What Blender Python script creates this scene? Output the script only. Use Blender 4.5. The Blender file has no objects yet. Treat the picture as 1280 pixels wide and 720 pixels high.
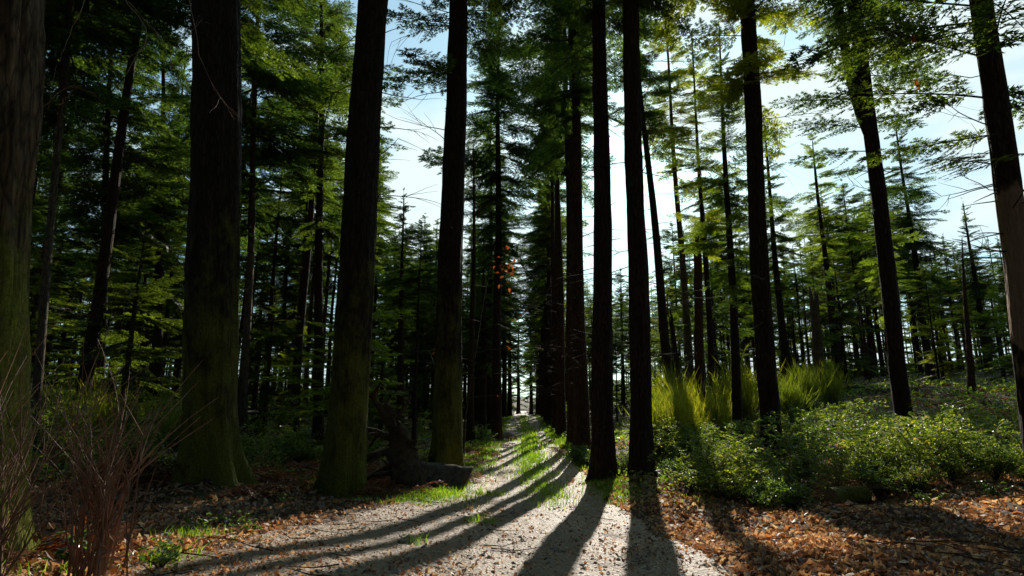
import bpy, math, random
import numpy as np
from mathutils import Vector, noise as mnoise

random.seed(11)
rng = np.random.default_rng(11)
S = bpy.context.scene
COL = S.collection
PITCH = math.radians(11.0)
FPX = 715.0
CZ = 1.6
SUN_AZ = math.radians(12.6)
SUN_EL = math.radians(24.2)


def at(px, py, d):
    """world point seen at photo pixel (px,py) at forward distance d"""
    u = (px - 640) / FPX
    v = (360 - py) / FPX
    f = math.cos(PITCH) - v * math.sin(PITCH)
    up = math.sin(PITCH) + v * math.cos(PITCH)
    return Vector((u * d / f, d, CZ + up * d / f))


def px_of(x, y, z=None):
    z = CZ - 1.4 if z is None else z
    dz = z - CZ
    f = y * math.cos(PITCH) + dz * math.sin(PITCH)
    return 640 + FPX * x / max(f, 0.1), 360 - FPX * (dz * math.cos(PITCH) - y * math.sin(PITCH)) / max(f, .1)


# ------------------------------------------------------------------ noise (vectorised)
_perm = rng.random((256, 256))


def vnoise(x, y):
    xi = np.floor(x).astype(int); yi = np.floor(y).astype(int)
    xf = x - xi; yf = y - yi
    xf = xf * xf * (3 - 2 * xf); yf = yf * yf * (3 - 2 * yf)
    a = _perm[xi & 255, yi & 255]; b = _perm[(xi + 1) & 255, yi & 255]
    c = _perm[xi & 255, (yi + 1) & 255]; d = _perm[(xi + 1) & 255, (yi + 1) & 255]
    return (a * (1 - xf) + b * xf) * (1 - yf) + (c * (1 - xf) + d * xf) * yf - 0.5


# ------------------------------------------------------------------ the lie of the land
CTRL = [(640, 720, 4.3), (880, 720, 4.3), (1200, 720, 4.3), (400, 720, 3.6), (230, 720, 3.1), (20, 700, 3.6),
        (700, 660, 7), (500, 650, 7.2), (300, 645, 6.2), (8, 697, 3.5), (262, 600, 8.5), (428, 612, 9.5),
        (562, 592, 12), (753, 608, 12.5), (802, 622, 12), (635, 600, 14), (655, 578, 19), (645, 560, 25), (650, 540, 42),
        (654, 524, 90), (656, 515, 140),
        (100, 560, 14), (300, 540, 25), (150, 530, 30), (400, 525, 40), (100, 512, 60), (500, 540, 28),
        (960, 578, 13.5), (1130, 562, 13.5), (1250, 640, 7.5), (1050, 628, 8), (900, 612, 10), (1280, 560, 13),
        (850, 545, 18), (900, 522, 21), (1000, 492, 28), (1150, 478, 32), (1270, 490, 25), (720, 552, 30),
        (760, 532, 36), (800, 508, 60), (1000, 474, 60), (1200, 460, 60)]
_cp = np.array([at(*c) for c in CTRL])
_caz = np.arctan2(_cp[:, 0], _cp[:, 1]); _clr = np.log(np.hypot(_cp[:, 0], _cp[:, 1]))


def path_mid(y):
    y = np.asarray(y, float)
    return np.where(y < 12, 0.16 + 0.012 * y, 0.304 + (y - 12) * 0.0135)


def path_half(y, side=None):
    """half width; the trodden ground opens out on the left near the camera"""
    y = np.asarray(y, float)
    r = 1.38 + 0.12 * np.clip((10 - y) / 6, 0, 1)
    if side is None: return r
    l = np.interp(y, [-12, 2, 4.5, 7, 8.6, 10.5, 13], [2.2, 2.3, 2.55, 2.3, 1.95, 1.55, 1.38])
    return np.where(np.asarray(side) < 0, l, r)


def path_s(x, y):
    d = np.asarray(x, float) - path_mid(y)
    return d / path_half(y, d)


def base_h(x, y):
    x = np.asarray(x, float); y = np.asarray(y, float)
    shp = x.shape
    x = x.ravel(); y = y.ravel()
    az = np.arctan2(x, y)
    a = np.abs(az)
    az = np.sign(az) * np.where(a < 0.9, a, 0.9 * (math.pi - a) / (math.pi - 0.9))
    lr = np.log(np.clip(np.hypot(x, y), 2.2, 130))
    out = np.empty_like(x)
    for i in range(0, len(x), 20000):
        s = slice(i, i + 20000)
        w = np.exp(-(((az[s, None] - _caz) / 0.17) ** 2 + ((lr[s, None] - _clr) / 0.30) ** 2) * 0.5) + 1e-9
        out[s] = (w * _cp[:, 2]).sum(1) / w.sum(1)
    return out.reshape(shp)


def ground(x, y):
    x = np.asarray(x, float); y = np.asarray(y, float)
    z = base_h(x, y)
    off = np.abs(path_s(x, y))
    m = np.clip((off - 0.9) / 0.7, 0, 1) * np.where(y > -5, 1, 1)
    z = z + m * (0.34 * vnoise(x * 0.45 + 7, y * 0.45) + 0.10 * vnoise(x * 1.7, y * 1.7) + 0.035 * vnoise(x * 6, y * 6))
    z = z + (1 - m) * 0.03 * vnoise(x * 2.3, y * 1.3)
    return z


def gz(x, y):
    return float(ground(np.array([x]), np.array([y]))[0])


# ------------------------------------------------------------------ mesh builder
class MB:
    def __init__(self):
        self.v = []; self.f = []; self.m = []; self.n = 0

    def add(self, v, f, mat=0):
        v = np.asarray(v, np.float32).reshape(-1, 3); f = np.asarray(f, np.int64).reshape(-1, 3)
        self.v.append(v); self.f.append(f + self.n); self.m.append(np.full(len(f), mat, np.int32)); self.n += len(v)

    def tube(self, pts, rad, sides=5, mat=0, cap=False):
        pts = np.asarray(pts, float); rad = np.asarray(rad, float)
        t = np.gradient(pts, axis=0); t /= np.linalg.norm(t, axis=1)[:, None] + 1e-9
        ref = np.array([0, 0, 1.0]) if abs(t[:, 2]).mean() < 0.85 else np.array([1.0, 0, 0])
        a = np.cross(t, ref); a /= np.linalg.norm(a, axis=1)[:, None] + 1e-9
        b = np.cross(t, a)
        th = np.arange(sides) * 2 * math.pi / sides
        ring = pts[:, None] + rad[:, None, None] * (np.cos(th)[None, :, None] * a[:, None] + np.sin(th)[None, :, None] * b[:, None])
        n = len(pts)
        f = []
        i = np.arange(n - 1)[:, None] * sides; j = np.arange(sides)[None]
        k = (j + 1) % sides
        A = i + j; B = i + k; C_ = A + sides; D = B + sides
        f = np.concatenate([np.stack([A, B, D], -1).reshape(-1, 3), np.stack([A, D, C_], -1).reshape(-1, 3)])
        v = ring.reshape(-1, 3)
        if cap:
            v = np.concatenate([v, pts[[0, -1]]])
            nn = n * sides
            f = np.concatenate([f, np.stack([np.full(sides, nn), (np.arange(sides) + 1) % sides, np.arange(sides)], -1),
                                np.stack([np.full(sides, nn + 1), (n - 1) * sides + np.arange(sides), (n - 1) * sides + (np.arange(sides) + 1) % sides], -1)])
        self.add(v, f, mat)

    def mesh(self, name, mats, smooth=True):
        v = np.concatenate(self.v); f = np.concatenate(self.f); mi = np.concatenate(self.m)
        me = bpy.data.meshes.new(name)
        me.vertices.add(len(v)); me.vertices.foreach_set('co', v.ravel())
        me.loops.add(len(f) * 3); me.loops.foreach_set('vertex_index', f.ravel().astype(np.int32))
        me.polygons.add(len(f)); me.polygons.foreach_set('loop_start', (np.arange(len(f)) * 3).astype(np.int32))
        me.polygons.foreach_set('material_index', mi)
        me.polygons.foreach_set('use_smooth', np.full(len(f), smooth))
        for m in (mats if isinstance(mats, (list, tuple)) else [mats]):
            me.materials.append(m)
        me.update(calc_edges=True)
        return me


def link(name, me, parent=None):
    o = bpy.data.objects.new(name, me); COL.objects.link(o)
    if parent: o.parent = parent
    return o


def tag(o, label=None, cat=None, group=None, kind=None):
    if label: o['label'] = label
    if cat: o['category'] = cat
    if group: o['group'] = group
    if kind: o['kind'] = kind
    return o


def thing(name, label, cat, loc=(0, 0, 0), group=None):
    o = bpy.data.objects.new(name, None); COL.objects.link(o)
    o.location = loc; o.empty_display_size = 0.3
    return tag(o, label, cat, group)


# ------------------------------------------------------------------ materials
def newmat(name):
    m = bpy.data.materials.new(name); m.use_nodes = True
    nt = m.node_tree; nt.nodes.clear()
    out = nt.nodes.new('ShaderNodeOutputMaterial')
    return m, nt, out


def N(nt, typ, **kw):
    n = nt.nodes.new(typ)
    for k, v in kw.items():
        if k in n.inputs: n.inputs[k].default_value = v
        else: setattr(n, k, v)
    return n


def ramp(nt, stops, fac=None):
    r = nt.nodes.new('ShaderNodeValToRGB')
    e = r.color_ramp.elements
    while len(e) < len(stops): e.new(0.5)
    for k, (p, c) in enumerate(stops):
        e[k].position = p; e[k].color = (*c, 1) if len(c) == 3 else c
    if fac is not None: nt.links.new(fac, r.inputs[0])
    return r


def texco(nt, scale=(1, 1, 1), space='Object'):
    tc = N(nt, 'ShaderNodeTexCoord'); mp = N(nt, 'ShaderNodeMapping')
    mp.inputs['Scale'].default_value = scale
    nt.links.new(tc.outputs[space], mp.inputs[0])
    return mp.outputs[0]


def mixc(nt, fac, a, b, mode='MIX'):
    m = nt.nodes.new('ShaderNodeMix'); m.data_type = 'RGBA'; m.blend_type = mode
    if hasattr(fac, 'is_linked') or hasattr(fac, 'links'): nt.links.new(fac, m.inputs[0])
    else: m.inputs[0].default_value = fac
    for k, c in ((6, a), (7, b)):
        if hasattr(c, 'links'): nt.links.new(c, m.inputs[k])
        else: m.inputs[k].default_value = (*c, 1)
    return m.outputs[2]


def bark_mat(name, dark, light, moss=None, moss_amt=0.5, moss_h=3.0, peel=None):
    m, nt, out = newmat(name); L = nt.links
    co = texco(nt, (1, 1, 0.16))
    n1 = N(nt, 'ShaderNodeTexNoise', Scale=26.0, Detail=6.0, Roughness=0.65)
    L.new(co, n1.inputs['Vector'])
    vo = N(nt, 'ShaderNodeTexVoronoi', Scale=22.0); vo.feature = 'DISTANCE_TO_EDGE'
    L.new(co, vo.inputs['Vector'])
    n2 = N(nt, 'ShaderNodeTexNoise', Scale=1.6, Detail=4.0)
    L.new(texco(nt, (1, 1, .6)), n2.inputs['Vector'])
    base = ramp(nt, [(0.3, dark), (0.7, light)], n1.outputs[0]).outputs[0]
    base = mixc(nt, ramp(nt, [(0.0, (.35, .35, .35)), (0.16, (1, 1, 1))], vo.outputs[0]).outputs[0], (dark[0] * .3, dark[1] * .3, dark[2] * .3), base)
    base = mixc(nt, 0.5, base, ramp(nt, [(0.3, (.55, .55, .55)), (0.7, (1.25, 1.2, 1.15))], n2.outputs[0]).outputs[0], 'MULTIPLY')
    if moss:
        n3 = N(nt, 'ShaderNodeTexNoise', Scale=3.5, Detail=8.0, Roughness=0.7)
        L.new(texco(nt, (1, 1, .45)), n3.inputs['Vector'])
        sep = N(nt, 'ShaderNodeSeparateXYZ'); L.new(texco(nt), sep.inputs[0])
        mr = N(nt, 'ShaderNodeMapRange'); L.new(sep.outputs[2], mr.inputs[0])
        mr.inputs[1].default_value = 0; mr.inputs[2].default_value = moss_h
        mr.inputs[3].default_value = moss_amt; mr.inputs[4].default_value = moss_amt * .35
        ad = N(nt, 'ShaderNodeMath', operation='ADD'); L.new(n3.outputs[0], ad.inputs[0]); L.new(mr.outputs[0], ad.inputs[1])
        k = ramp(nt, [(0.78, (0, 0, 0)), (0.98, (1, 1, 1))], ad.outputs[0])
        n5 = N(nt, 'ShaderNodeTexNoise', Scale=42.0, Detail=5.0, Roughness=0.7); L.new(texco(nt), n5.inputs['Vector'])
        mc = ramp(nt, [(0.34, tuple(c * .45 for c in moss)), (0.60, moss)], n5.outputs[0]).outputs[0]
        base = mixc(nt, k.outputs[0], base, mc)
    if peel:
        n6 = N(nt, 'ShaderNodeTexNoise', Scale=3.0, Detail=5.0); L.new(texco(nt, (1, 1, .5)), n6.inputs['Vector'])
        s6 = N(nt, 'ShaderNodeSeparateXYZ'); L.new(texco(nt), s6.inputs[0])
        z6 = ramp(nt, [(0, (0, 0, 0)), (.25, (1, 1, 1)), (.75, (1, 1, 1)), (1, (0, 0, 0))])
        m6 = N(nt, 'ShaderNodeMapRange'); L.new(s6.outputs[2], m6.inputs[0]); m6.inputs[1].default_value = peel[0]; m6.inputs[2].default_value = peel[1]
        L.new(m6.outputs[0], z6.inputs[0])
        u6 = N(nt, 'ShaderNodeMath', operation='MULTIPLY_ADD'); L.new(z6.outputs[0], u6.inputs[0]); u6.inputs[1].default_value = .5; L.new(n6.outputs[0], u6.inputs[2])
        base = mixc(nt, ramp(nt, [(.78, (0, 0, 0)), (.86, (1, 1, 1))], u6.outputs[0]).outputs[0], base, mixc(nt, n1.outputs[0], (.16, .10, .06), (.52, .37, .25)))
    bs = N(nt, 'ShaderNodeBsdfPrincipled', Roughness=0.9)
    bs.inputs['Specular IOR Level'].default_value = 0.25
    L.new(base, bs.inputs['Base Color'])
    hm = N(nt, 'ShaderNodeMath', operation='ADD'); L.new(n1.outputs[0], hm.inputs[0]); L.new(vo.outputs[0], hm.inputs[1])
    bp = N(nt, 'ShaderNodeBump', Strength=1.0, Distance=0.05); L.new(hm.outputs[0], bp.inputs['Height'])
    L.new(bp.outputs[0], bs.inputs['Normal']); L.new(bs.outputs[0], out.inputs[0])
    return m


def leaf_mat(name, stops, trans, tfac=0.45, gloss=0.05, rough=0.4, space_noise=0.35, objvar=True):
    """stops: colour ramp over the island random number; trans: multiplier colour for translucency"""
    m, nt, out = newmat(name); L = nt.links
    geo = N(nt, 'ShaderNodeNewGeometry')
    c = ramp(nt, stops, geo.outputs['Random Per Island']).outputs[0]
    nz = N(nt, 'ShaderNodeTexNoise', Scale=space_noise, Detail=2.0)
    L.new(texco(nt), nz.inputs['Vector'])
    c = mixc(nt, 0.8, c, ramp(nt, [(0.3, (.45, .5, .5)), (0.7, (1.3, 1.25, 1.1))], nz.outputs[0]).outputs[0], 'MULTIPLY')
    if objvar:
        oi = N(nt, 'ShaderNodeObjectInfo')
        c = mixc(nt, 1.0, c, ramp(nt, [(0, (.75, .85, .95)), (0.5, (1, 1, 1)), (1, (1.3, 1.15, .8))], oi.outputs['Random']).outputs[0], 'MULTIPLY')
    tc = mixc(nt, 1.0, c, trans, 'MULTIPLY')
    d = N(nt, 'ShaderNodeBsdfDiffuse'); t = N(nt, 'ShaderNodeBsdfTranslucent'); g = N(nt, 'ShaderNodeBsdfGlossy', Roughness=rough)
    L.new(c, d.inputs[0]); L.new(tc, t.inputs[0])
    g.inputs[0].default_value = (1, 1, 1, 1)
    m1 = N(nt, 'ShaderNodeMixShader', Fac=tfac); L.new(d.outputs[0], m1.inputs[1]); L.new(t.outputs[0], m1.inputs[2])
    m2 = N(nt, 'ShaderNodeMixShader', Fac=gloss); L.new(m1.outputs[0], m2.inputs[1]); L.new(g.outputs[0], m2.inputs[2])
    L.new(m2.outputs[0], out.inputs[0])
    return m


def plain_mat(name, a, b, scale=8.0, rough=0.85, bump=0.4, spec=0.3, dist=0.02):
    m, nt, out = newmat(name); L = nt.links
    n1 = N(nt, 'ShaderNodeTexNoise', Scale=scale, Detail=7.0, Roughness=0.65); L.new(texco(nt), n1.inputs['Vector'])
    bs = N(nt, 'ShaderNodeBsdfPrincipled', Roughness=rough); bs.inputs['Specular IOR Level'].default_value = spec
    L.new(ramp(nt, [(0.3, a), (0.7, b)], n1.outputs[0]).outputs[0], bs.inputs['Base Color'])
    bp = N(nt, 'ShaderNodeBump', Strength=bump, Distance=dist); L.new(n1.outputs[0], bp.inputs['Height'])
    L.new(bp.outputs[0], bs.inputs['Normal']); L.new(bs.outputs[0], out.inputs[0])
    return m


BARK_OLD = bark_mat('old_mossy_bark', (.045, .030, .018), (.28, .18, .095), (.30, .31, .035), 0.56, 3.0)
BARK_MOSS = bark_mat('mossy_fir_bark', (.014, .011, .008), (.085, .060, .036), (.20, .205, .028), 0.53, 4.5)
BARK = bark_mat('fir_bark', (.016, .011, .008), (.115, .072, .046), (.075, .08, .016), 0.26, 3.0)
BARK_ROW = bark_mat('red_brown_bark', (.026, .015, .010), (.17, .09, .055), (.07, .07, .016), 0.2, 3.0)
BARK_RED = bark_mat('reddish_bark', (.05, .024, .015), (.20, .10, .06))
BARK_PEEL = bark_mat('peeling_bark', (.020, .014, .010), (.12, .075, .048), (.06, .065, .014), 0.2, 2.0, (1.1, 4.7))
BARK_PALE = bark_mat('pale_bark', (.08, .065, .05), (.28, .21, .15))
TWIG = plain_mat('twig_wood', (.03, .022, .015), (.075, .055, .038), 20)
TWIG_RED = plain_mat('red_twig', (.15, .075, .045), (.55, .30, .18), 9, 0.55, 0.2, 0.4)
TWIG_LIGHT = plain_mat('bare_twig', (.16, .11, .06), (.38, .29, .17), 14, 0.6, 0.2, 0.4)
DEADWOOD = plain_mat('dead_wood', (.028, .020, .014), (.13, .095, .062), 12, 0.9, 0.8, 0.2, 0.03)
GREYWOOD = plain_mat('weathered_wood', (.05, .042, .035), (.24, .20, .16), 14, 0.9, 0.9, 0.2, 0.04)
CUTWOOD = plain_mat('sawn_wood', (.16, .10, .055), (.36, .25, .14), 10)
STONE = plain_mat('stone', (.16, .135, .11), (.46, .40, .33), 9, 0.9, 0.6)
NEEDLE = leaf_mat('fir_needles', [(0, (.012, .026, .012)), (.5, (.024, .045, .017)), (1, (.050, .075, .020))], (8.0, 7.2, 2.3), 0.55, 0.03, 0.45)
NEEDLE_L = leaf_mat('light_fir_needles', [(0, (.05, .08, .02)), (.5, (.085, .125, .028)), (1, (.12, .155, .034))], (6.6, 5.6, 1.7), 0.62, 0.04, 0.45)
SHRUB = leaf_mat('shrub_leaves', [(0, (.025, .055, .012)), (.55, (.06, .105, .022)), (.9, (.11, .155, .035)), (1, (.18, .16, .05))], (6.6, 5.6, 2.0), 0.58, 0.06, 0.42, 0.9)
IVY = leaf_mat('bright_leaves', [(0, (.04, .09, .02)), (1, (.12, .19, .035))], (3.2, 3.2, 1.5), 0.5, 0.07, 0.35, 1.5)
BROOM = leaf_mat('broom_stems', [(0, (.07, .105, .022)), (1, (.17, .20, .036))], (4.2, 3.7, 1.2), 0.65, 0.05, 0.4, 0.8)
GRASS = leaf_mat('grass_blades', [(0, (.05, .10, .015)), (.8, (.11, .19, .025)), (1, (.22, .22, .07))], (4.2, 4.2, 1.3), 0.6, 0.05, 0.4, 0.7, False)
BRACKEN = leaf_mat('bracken_fronds', [(0, (.09, .034, .013)), (.6, (.22, .085, .032)), (1, (.34, .16, .06))], (2.4, 1.9, 1.2), 0.5, 0.03, 0.5, 1.2)
LITTER = leaf_mat('fallen_leaves', [(0, (.07, .03, .015)), (.3, (.18, .088, .048)), (.55, (.40, .20, .105)), (.8, (.56, .39, .26)), (1, (.70, .58, .45))], (1.9, 1.5, 1.0), 0.45, 0.07, 0.5, 0.6, False)
ORANGE = leaf_mat('orange_leaves', [(0, (.14, .035, .012)), (1, (.32, .10, .025))], (1.7, 1.4, 1.0), 0.55, 0.03, 0.5, 1.0)


def ground_mat():
    m, nt, out = newmat('forest_floor'); L = nt.links
    co = texco(nt)
    vo = N(nt, 'ShaderNodeTexVoronoi', Scale=11.0); L.new(co, vo.inputs['Vector'])
    n1 = N(nt, 'ShaderNodeTexNoise', Scale=5.0, Detail=9.0, Roughness=0.7); L.new(co, n1.inputs['Vector'])
    n2 = N(nt, 'ShaderNodeTexNoise', Scale=0.35, Detail=4.0); L.new(co, n2.inputs['Vector'])
    sepc = N(nt, 'ShaderNodeSeparateColor'); L.new(vo.outputs['Color'], sepc.inputs[0])
    c = ramp(nt, [(0, (.035, .019, .010)), (.5, (.11, .056, .026)), (.8, (.20, .11, .055)), (1, (.32, .22, .13))], sepc.outputs[0]).outputs[0]
    c = mixc(nt, 0.75, c, ramp(nt, [(.3, (.3, .3, .3)), (.7, (1.2, 1.2, 1.2))], n1.outputs[0]).outputs[0], 'MULTIPLY')
    mk = ramp(nt, [(.52, (0, 0, 0)), (.62, (1, 1, 1))], n2.outputs[0]).outputs[0]
    mm = N(nt, 'ShaderNodeMath', operation='MULTIPLY'); L.new(mk, mm.inputs[0]); mm.inputs[1].default_value = .55
    c = mixc(nt, mm.outputs[0], c, ramp(nt, [(.3, (.02, .035, .01)), (.7, (.06, .085, .022))], n1.outputs[0]).outputs[0])
    bs = N(nt, 'ShaderNodeBsdfPrincipled', Roughness=0.85); bs.inputs['Specular IOR Level'].default_value = 0.25
    L.new(c, bs.inputs['Base Color'])
    ad = N(nt, 'ShaderNodeMath', operation='ADD'); L.new(sepc.outputs[1], ad.inputs[0]); L.new(n1.outputs[0], ad.inputs[1])
    bp = N(nt, 'ShaderNodeBump', Strength=0.8, Distance=0.05); L.new(ad.outputs[0], bp.inputs['Height'])
    L.new(bp.outputs[0], bs.inputs['Normal']); L.new(bs.outputs[0], out.inputs[0])
    return m


def path_mat():
    m, nt, out = newmat('gravel_track'); L = nt.links
    co = texco(nt)
    n1 = N(nt, 'ShaderNodeTexNoise', Scale=30.0, Detail=8.0, Roughness=0.75); L.new(co, n1.inputs['Vector'])
    vo = N(nt, 'ShaderNodeTexVoronoi', Scale=38.0); L.new(co, vo.inputs['Vector'])
    n2 = N(nt, 'ShaderNodeTexNoise', Scale=1.3, Detail=6.0, Roughness=0.6); L.new(co, n2.inputs['Vector'])
    sepc = N(nt, 'ShaderNodeSeparateColor'); L.new(vo.outputs['Color'], sepc.inputs[0])
    c = ramp(nt, [(0, (.33, .215, .12)), (.6, (.64, .455, .28)), (1, (.82, .655, .45))], sepc.outputs[0]).outputs[0]
    c = mixc(nt, 0.7, c, ramp(nt, [(.3, (.45, .42, .4)), (.65, (1.1, 1.1, 1.1))], n1.outputs[0]).outputs[0], 'MULTIPLY')
    sp = N(nt, 'ShaderNodeSeparateXYZ'); L.new(co, sp.inputs[0])
    nr = N(nt, 'ShaderNodeMapRange'); L.new(sp.outputs[1], nr.inputs[0])
    nr.inputs[1].default_value = 4; nr.inputs[2].default_value = 13; nr.inputs[3].default_value = .34; nr.inputs[4].default_value = -.06
    dn0 = N(nt, 'ShaderNodeMath', operation='ADD'); L.new(n2.outputs[0], dn0.inputs[0]); L.new(nr.outputs[0], dn0.inputs[1])
    # two wheel ruts, swept clean, either side of a dirtier middle strip and dirty edges
    la = N(nt, 'ShaderNodeMath', operation='MULTIPLY_ADD'); L.new(sp.outputs[1], la.inputs[0]); la.inputs[1].default_value = -.0135; L.new(sp.outputs[0], la.inputs[2])
    lb = N(nt, 'ShaderNodeMath', operation='SUBTRACT'); L.new(la.outputs[0], lb.inputs[0]); lb.inputs[1].default_value = .15
    lc = N(nt, 'ShaderNodeMath', operation='ABSOLUTE'); L.new(lb.outputs[0], lc.inputs[0])
    ld = N(nt, 'ShaderNodeMath', operation='SUBTRACT'); L.new(lc.outputs[0], ld.inputs[0]); ld.inputs[1].default_value = .74
    le = N(nt, 'ShaderNodeMath', operation='ABSOLUTE'); L.new(ld.outputs[0], le.inputs[0])
    lf = N(nt, 'ShaderNodeMapRange'); L.new(le.outputs[0], lf.inputs[0]); lf.inputs[1].default_value = .15; lf.inputs[2].default_value = .75; lf.inputs[3].default_value = -.10; lf.inputs[4].default_value = .16
    dn = N(nt, 'ShaderNodeMath', operation='ADD'); L.new(dn0.outputs[0], dn.inputs[0]); L.new(lf.outputs[0], dn.inputs[1])
    c = mixc(nt, ramp(nt, [(.42, (0, 0, 0)), (.68, (.85, .85, .85))], dn.outputs[0]).outputs[0], c, mixc(nt, n1.outputs[0], (.12, .07, .035), (.46, .31, .18)))
    bs = N(nt, 'ShaderNodeBsdfPrincipled', Roughness=0.62); bs.inputs['Specular IOR Level'].default_value = 0.55
    L.new(c, bs.inputs['Base Color'])
    ad = N(nt, 'ShaderNodeMath', operation='ADD'); L.new(vo.outputs[0], ad.inputs[0]); L.new(n1.outputs[0], ad.inputs[1])
    bp = N(nt, 'ShaderNodeBump', Strength=0.7, Distance=0.025); L.new(ad.outputs[0], bp.inputs['Height'])
    L.new(bp.outputs[0], bs.inputs['Normal']); L.new(bs.outputs[0], out.inputs[0])
    return m


# ------------------------------------------------------------------ ground sheet and track
def build_ground():
    rings = [0.0]
    r = 0.35
    while r < 2500:
        rings.append(r); r *= 1.028 if r < 40 else 1.06
    rings = np.array(rings)
    az = np.concatenate([np.linspace(-0.95, 0.95, 380), np.linspace(0.95, 2 * math.pi - 0.95, 90)[1:-1]])
    na = len(az)
    R, A = np.meshgrid(rings[1:], az, indexing='ij')
    x = R * np.sin(A); y = R * np.cos(A)
    z = ground(x, y)
    off = np.abs(path_s(x, y))
    z = z - np.where((off < 1.0) & (y > -20) & (y < 150), np.clip((1.0 - off) / .12, 0, 1) * 0.05, 0)
    far = np.clip((R - 150) / 350, 0, 1)
    z = z * (1 - far) + (3.0 + 6 * vnoise(A * 6, A * 0 + 2)) * far
    v = np.stack([x, y, z], -1).reshape(-1, 3)
    v = np.concatenate([v, [[0, 0, gz(0, 0.3)]]])
    nr = len(rings) - 1
    i = np.arange(nr - 1)[:, None] * na; j = np.arange(na)[None]; k = (j + 1) % na
    Aa = i + j; B = i + k; C_ = Aa + na; D = B + na
    f = np.concatenate([np.stack([Aa, D, B], -1).reshape(-1, 3), np.stack([Aa, C_, D], -1).reshape(-1, 3),
                        np.stack([np.full(na, nr * na), np.arange(na), (np.arange(na) + 1) % na], -1)])
    mb = MB(); mb.add(v, f)
    return tag(link('ground', mb.mesh('ground', ground_mat())), kind='structure')


def build_path():
    ys = [-12.0]
    while ys[-1] < 148: ys.append(ys[-1] + max(0.05, 0.010 * abs(ys[-1])))
    ys = np.array(ys); cols = np.linspace(-1.12, 1.12, 91)
    Y, Cc = np.meshgrid(ys, cols, indexing='ij')
    edge = 1 + 0.18 * vnoise(Y * 0.9 + np.sign(Cc) * 40, Y * 0 + 3) + 0.10 * vnoise(Y * 3.1 + np.sign(Cc) * 40, Y * 0 + 9)
    X = path_mid(Y) + Cc * path_half(Y, Cc) * edge
    Z = ground(X, Y) - 0.05 * np.exp(-((np.abs(X - path_mid(Y)) - 0.74) / 0.24) ** 2) * (.6 + .8 * vnoise(X * 1.3, Y * .6)) + 0.02 * vnoise(X * 9, Y * 9) + .014 * vnoise(X * 21, Y * 21) - 0.11 * np.clip((np.abs(Cc) - .93) / .19, 0, 1) + .012
    n = len(cols)
    i = np.arange(len(ys) - 1)[:, None] * n; j = np.arange(n - 1)[None]
    A = i + j; B = A + 1; C_ = A + n; D = C_ + 1
    f = np.concatenate([np.stack([A, B, D], -1).reshape(-1, 3), np.stack([A, D, C_], -1).reshape(-1, 3)])
    mb = MB(); mb.add(np.stack([X, Y, Z], -1).reshape(-1, 3), f)
    return tag(link('path', mb.mesh('path', path_mat())), kind='structure')


build_ground(); build_path()


# ------------------------------------------------------------------ foliage templates
def rotz(a):
    c, s = math.cos(a), math.sin(a); return np.array([[c, -s, 0], [s, c, 0], [0, 0, 1.0]])


def roty(a):
    c, s = math.cos(a), math.sin(a); return np.array([[c, 0, s], [0, 1, 0], [-s, 0, c]])


def rotx(a):
    c, s = math.cos(a), math.sin(a); return np.array([[1, 0, 0], [0, c, -s], [0, s, c]])


def tertiary(rs):
    """a small flat needle twig of unit length along +X: five narrow triangles"""
    V = []; F = []
    def tri(a, b, c):
        n = len(V); V.extend([a, b, c]); F.append((n, n + 1, n + 2))
    w = 0.2
    tri((0.35, -w * .5, 0), (0.35, w * .5, 0), (1.0, 0, 0.0))
    for s in (-1, 1):
        tri((0.0, 0, 0), (0.30, 0, 0), (0.50, s * 0.34, rs.uniform(-.06, .06)))
        tri((0.30, 0, 0), (0.58, 0, 0), (0.78, s * 0.28, rs.uniform(-.06, .06)))
    return np.array(V, float), np.array(F)


def branch_template(seed, L=2.5, dens=1.0):
    rs = random.Random(seed)
    vs = []; fs = []; n = 0
    droop = rs.uniform(.10, .22)
    def axis(t):
        return np.array([L * t, 0.12 * L * math.sin(t * 2.2 + seed) * .35, -droop * L * t * t * .8 + .05 * L * t])
    wood = MB()
    pts = np.array([axis(t) for t in np.linspace(0, 1, 7)])
    wood.tube(pts, np.linspace(.022, .004, 7) * L / 2.5, 4)
    k = 0
    t = rs.uniform(.10, .2)
    while t < 1.0:
        for s in (-1, 1):
            if rs.random() < 0.10: continue
            l2 = L * (0.40 * (1 - t) ** .8 + 0.07) * rs.uniform(.7, 1.15)
            R2 = rotz(s * math.radians(rs.uniform(42, 66))) @ rotx(rs.uniform(-.25, .25))
            R2 = roty(rs.uniform(.0, .35)) @ R2
            o = axis(t)
            if l2 > .3: wood.tube(np.array([o, o + R2 @ np.array([l2 * .5, 0, 0]), o + R2 @ np.array([l2 * .9, 0, -.04 * l2])]), [.007, .004, .002], 3)
            nt_ = max(2, int(l2 / 0.095 * dens))
            for q in range(nt_):
                u = (q + .5) / nt_
                for s2 in (-1, 1):
                    l3 = (0.09 + 0.16 * (1 - u)) * rs.uniform(.75, 1.3)
                    R3 = R2 @ rotz(s2 * math.radians(rs.uniform(30, 62))) @ rotx(rs.uniform(-.5, .5)) @ roty(rs.uniform(-.1, .3))
                    V, F = tertiary(rs)
                    vs.append((V * l3) @ R3.T + o + R2 @ np.array([l2 * u, 0, -.05 * l2 * u * u])); fs.append(F + n); n += len(V)
            V, F = tertiary(rs)
            vs.append((V * .2) @ R2.T + o + R2 @ np.array([l2 * .95, 0, -.05 * l2])); fs.append(F + n); n += len(V)
        t += rs.uniform(.045, .085)
    V, F = tertiary(rs)
    vs.append(V * .25 + axis(1)); fs.append(F + n)
    return np.concatenate(vs), np.concatenate(fs), np.concatenate(wood.v), np.concatenate(wood.f)


BR = [branch_template(s, 2.5) for s in range(5)]
BR_S = [branch_template(20 + s, 1.3) for s in range(3)]


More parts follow.
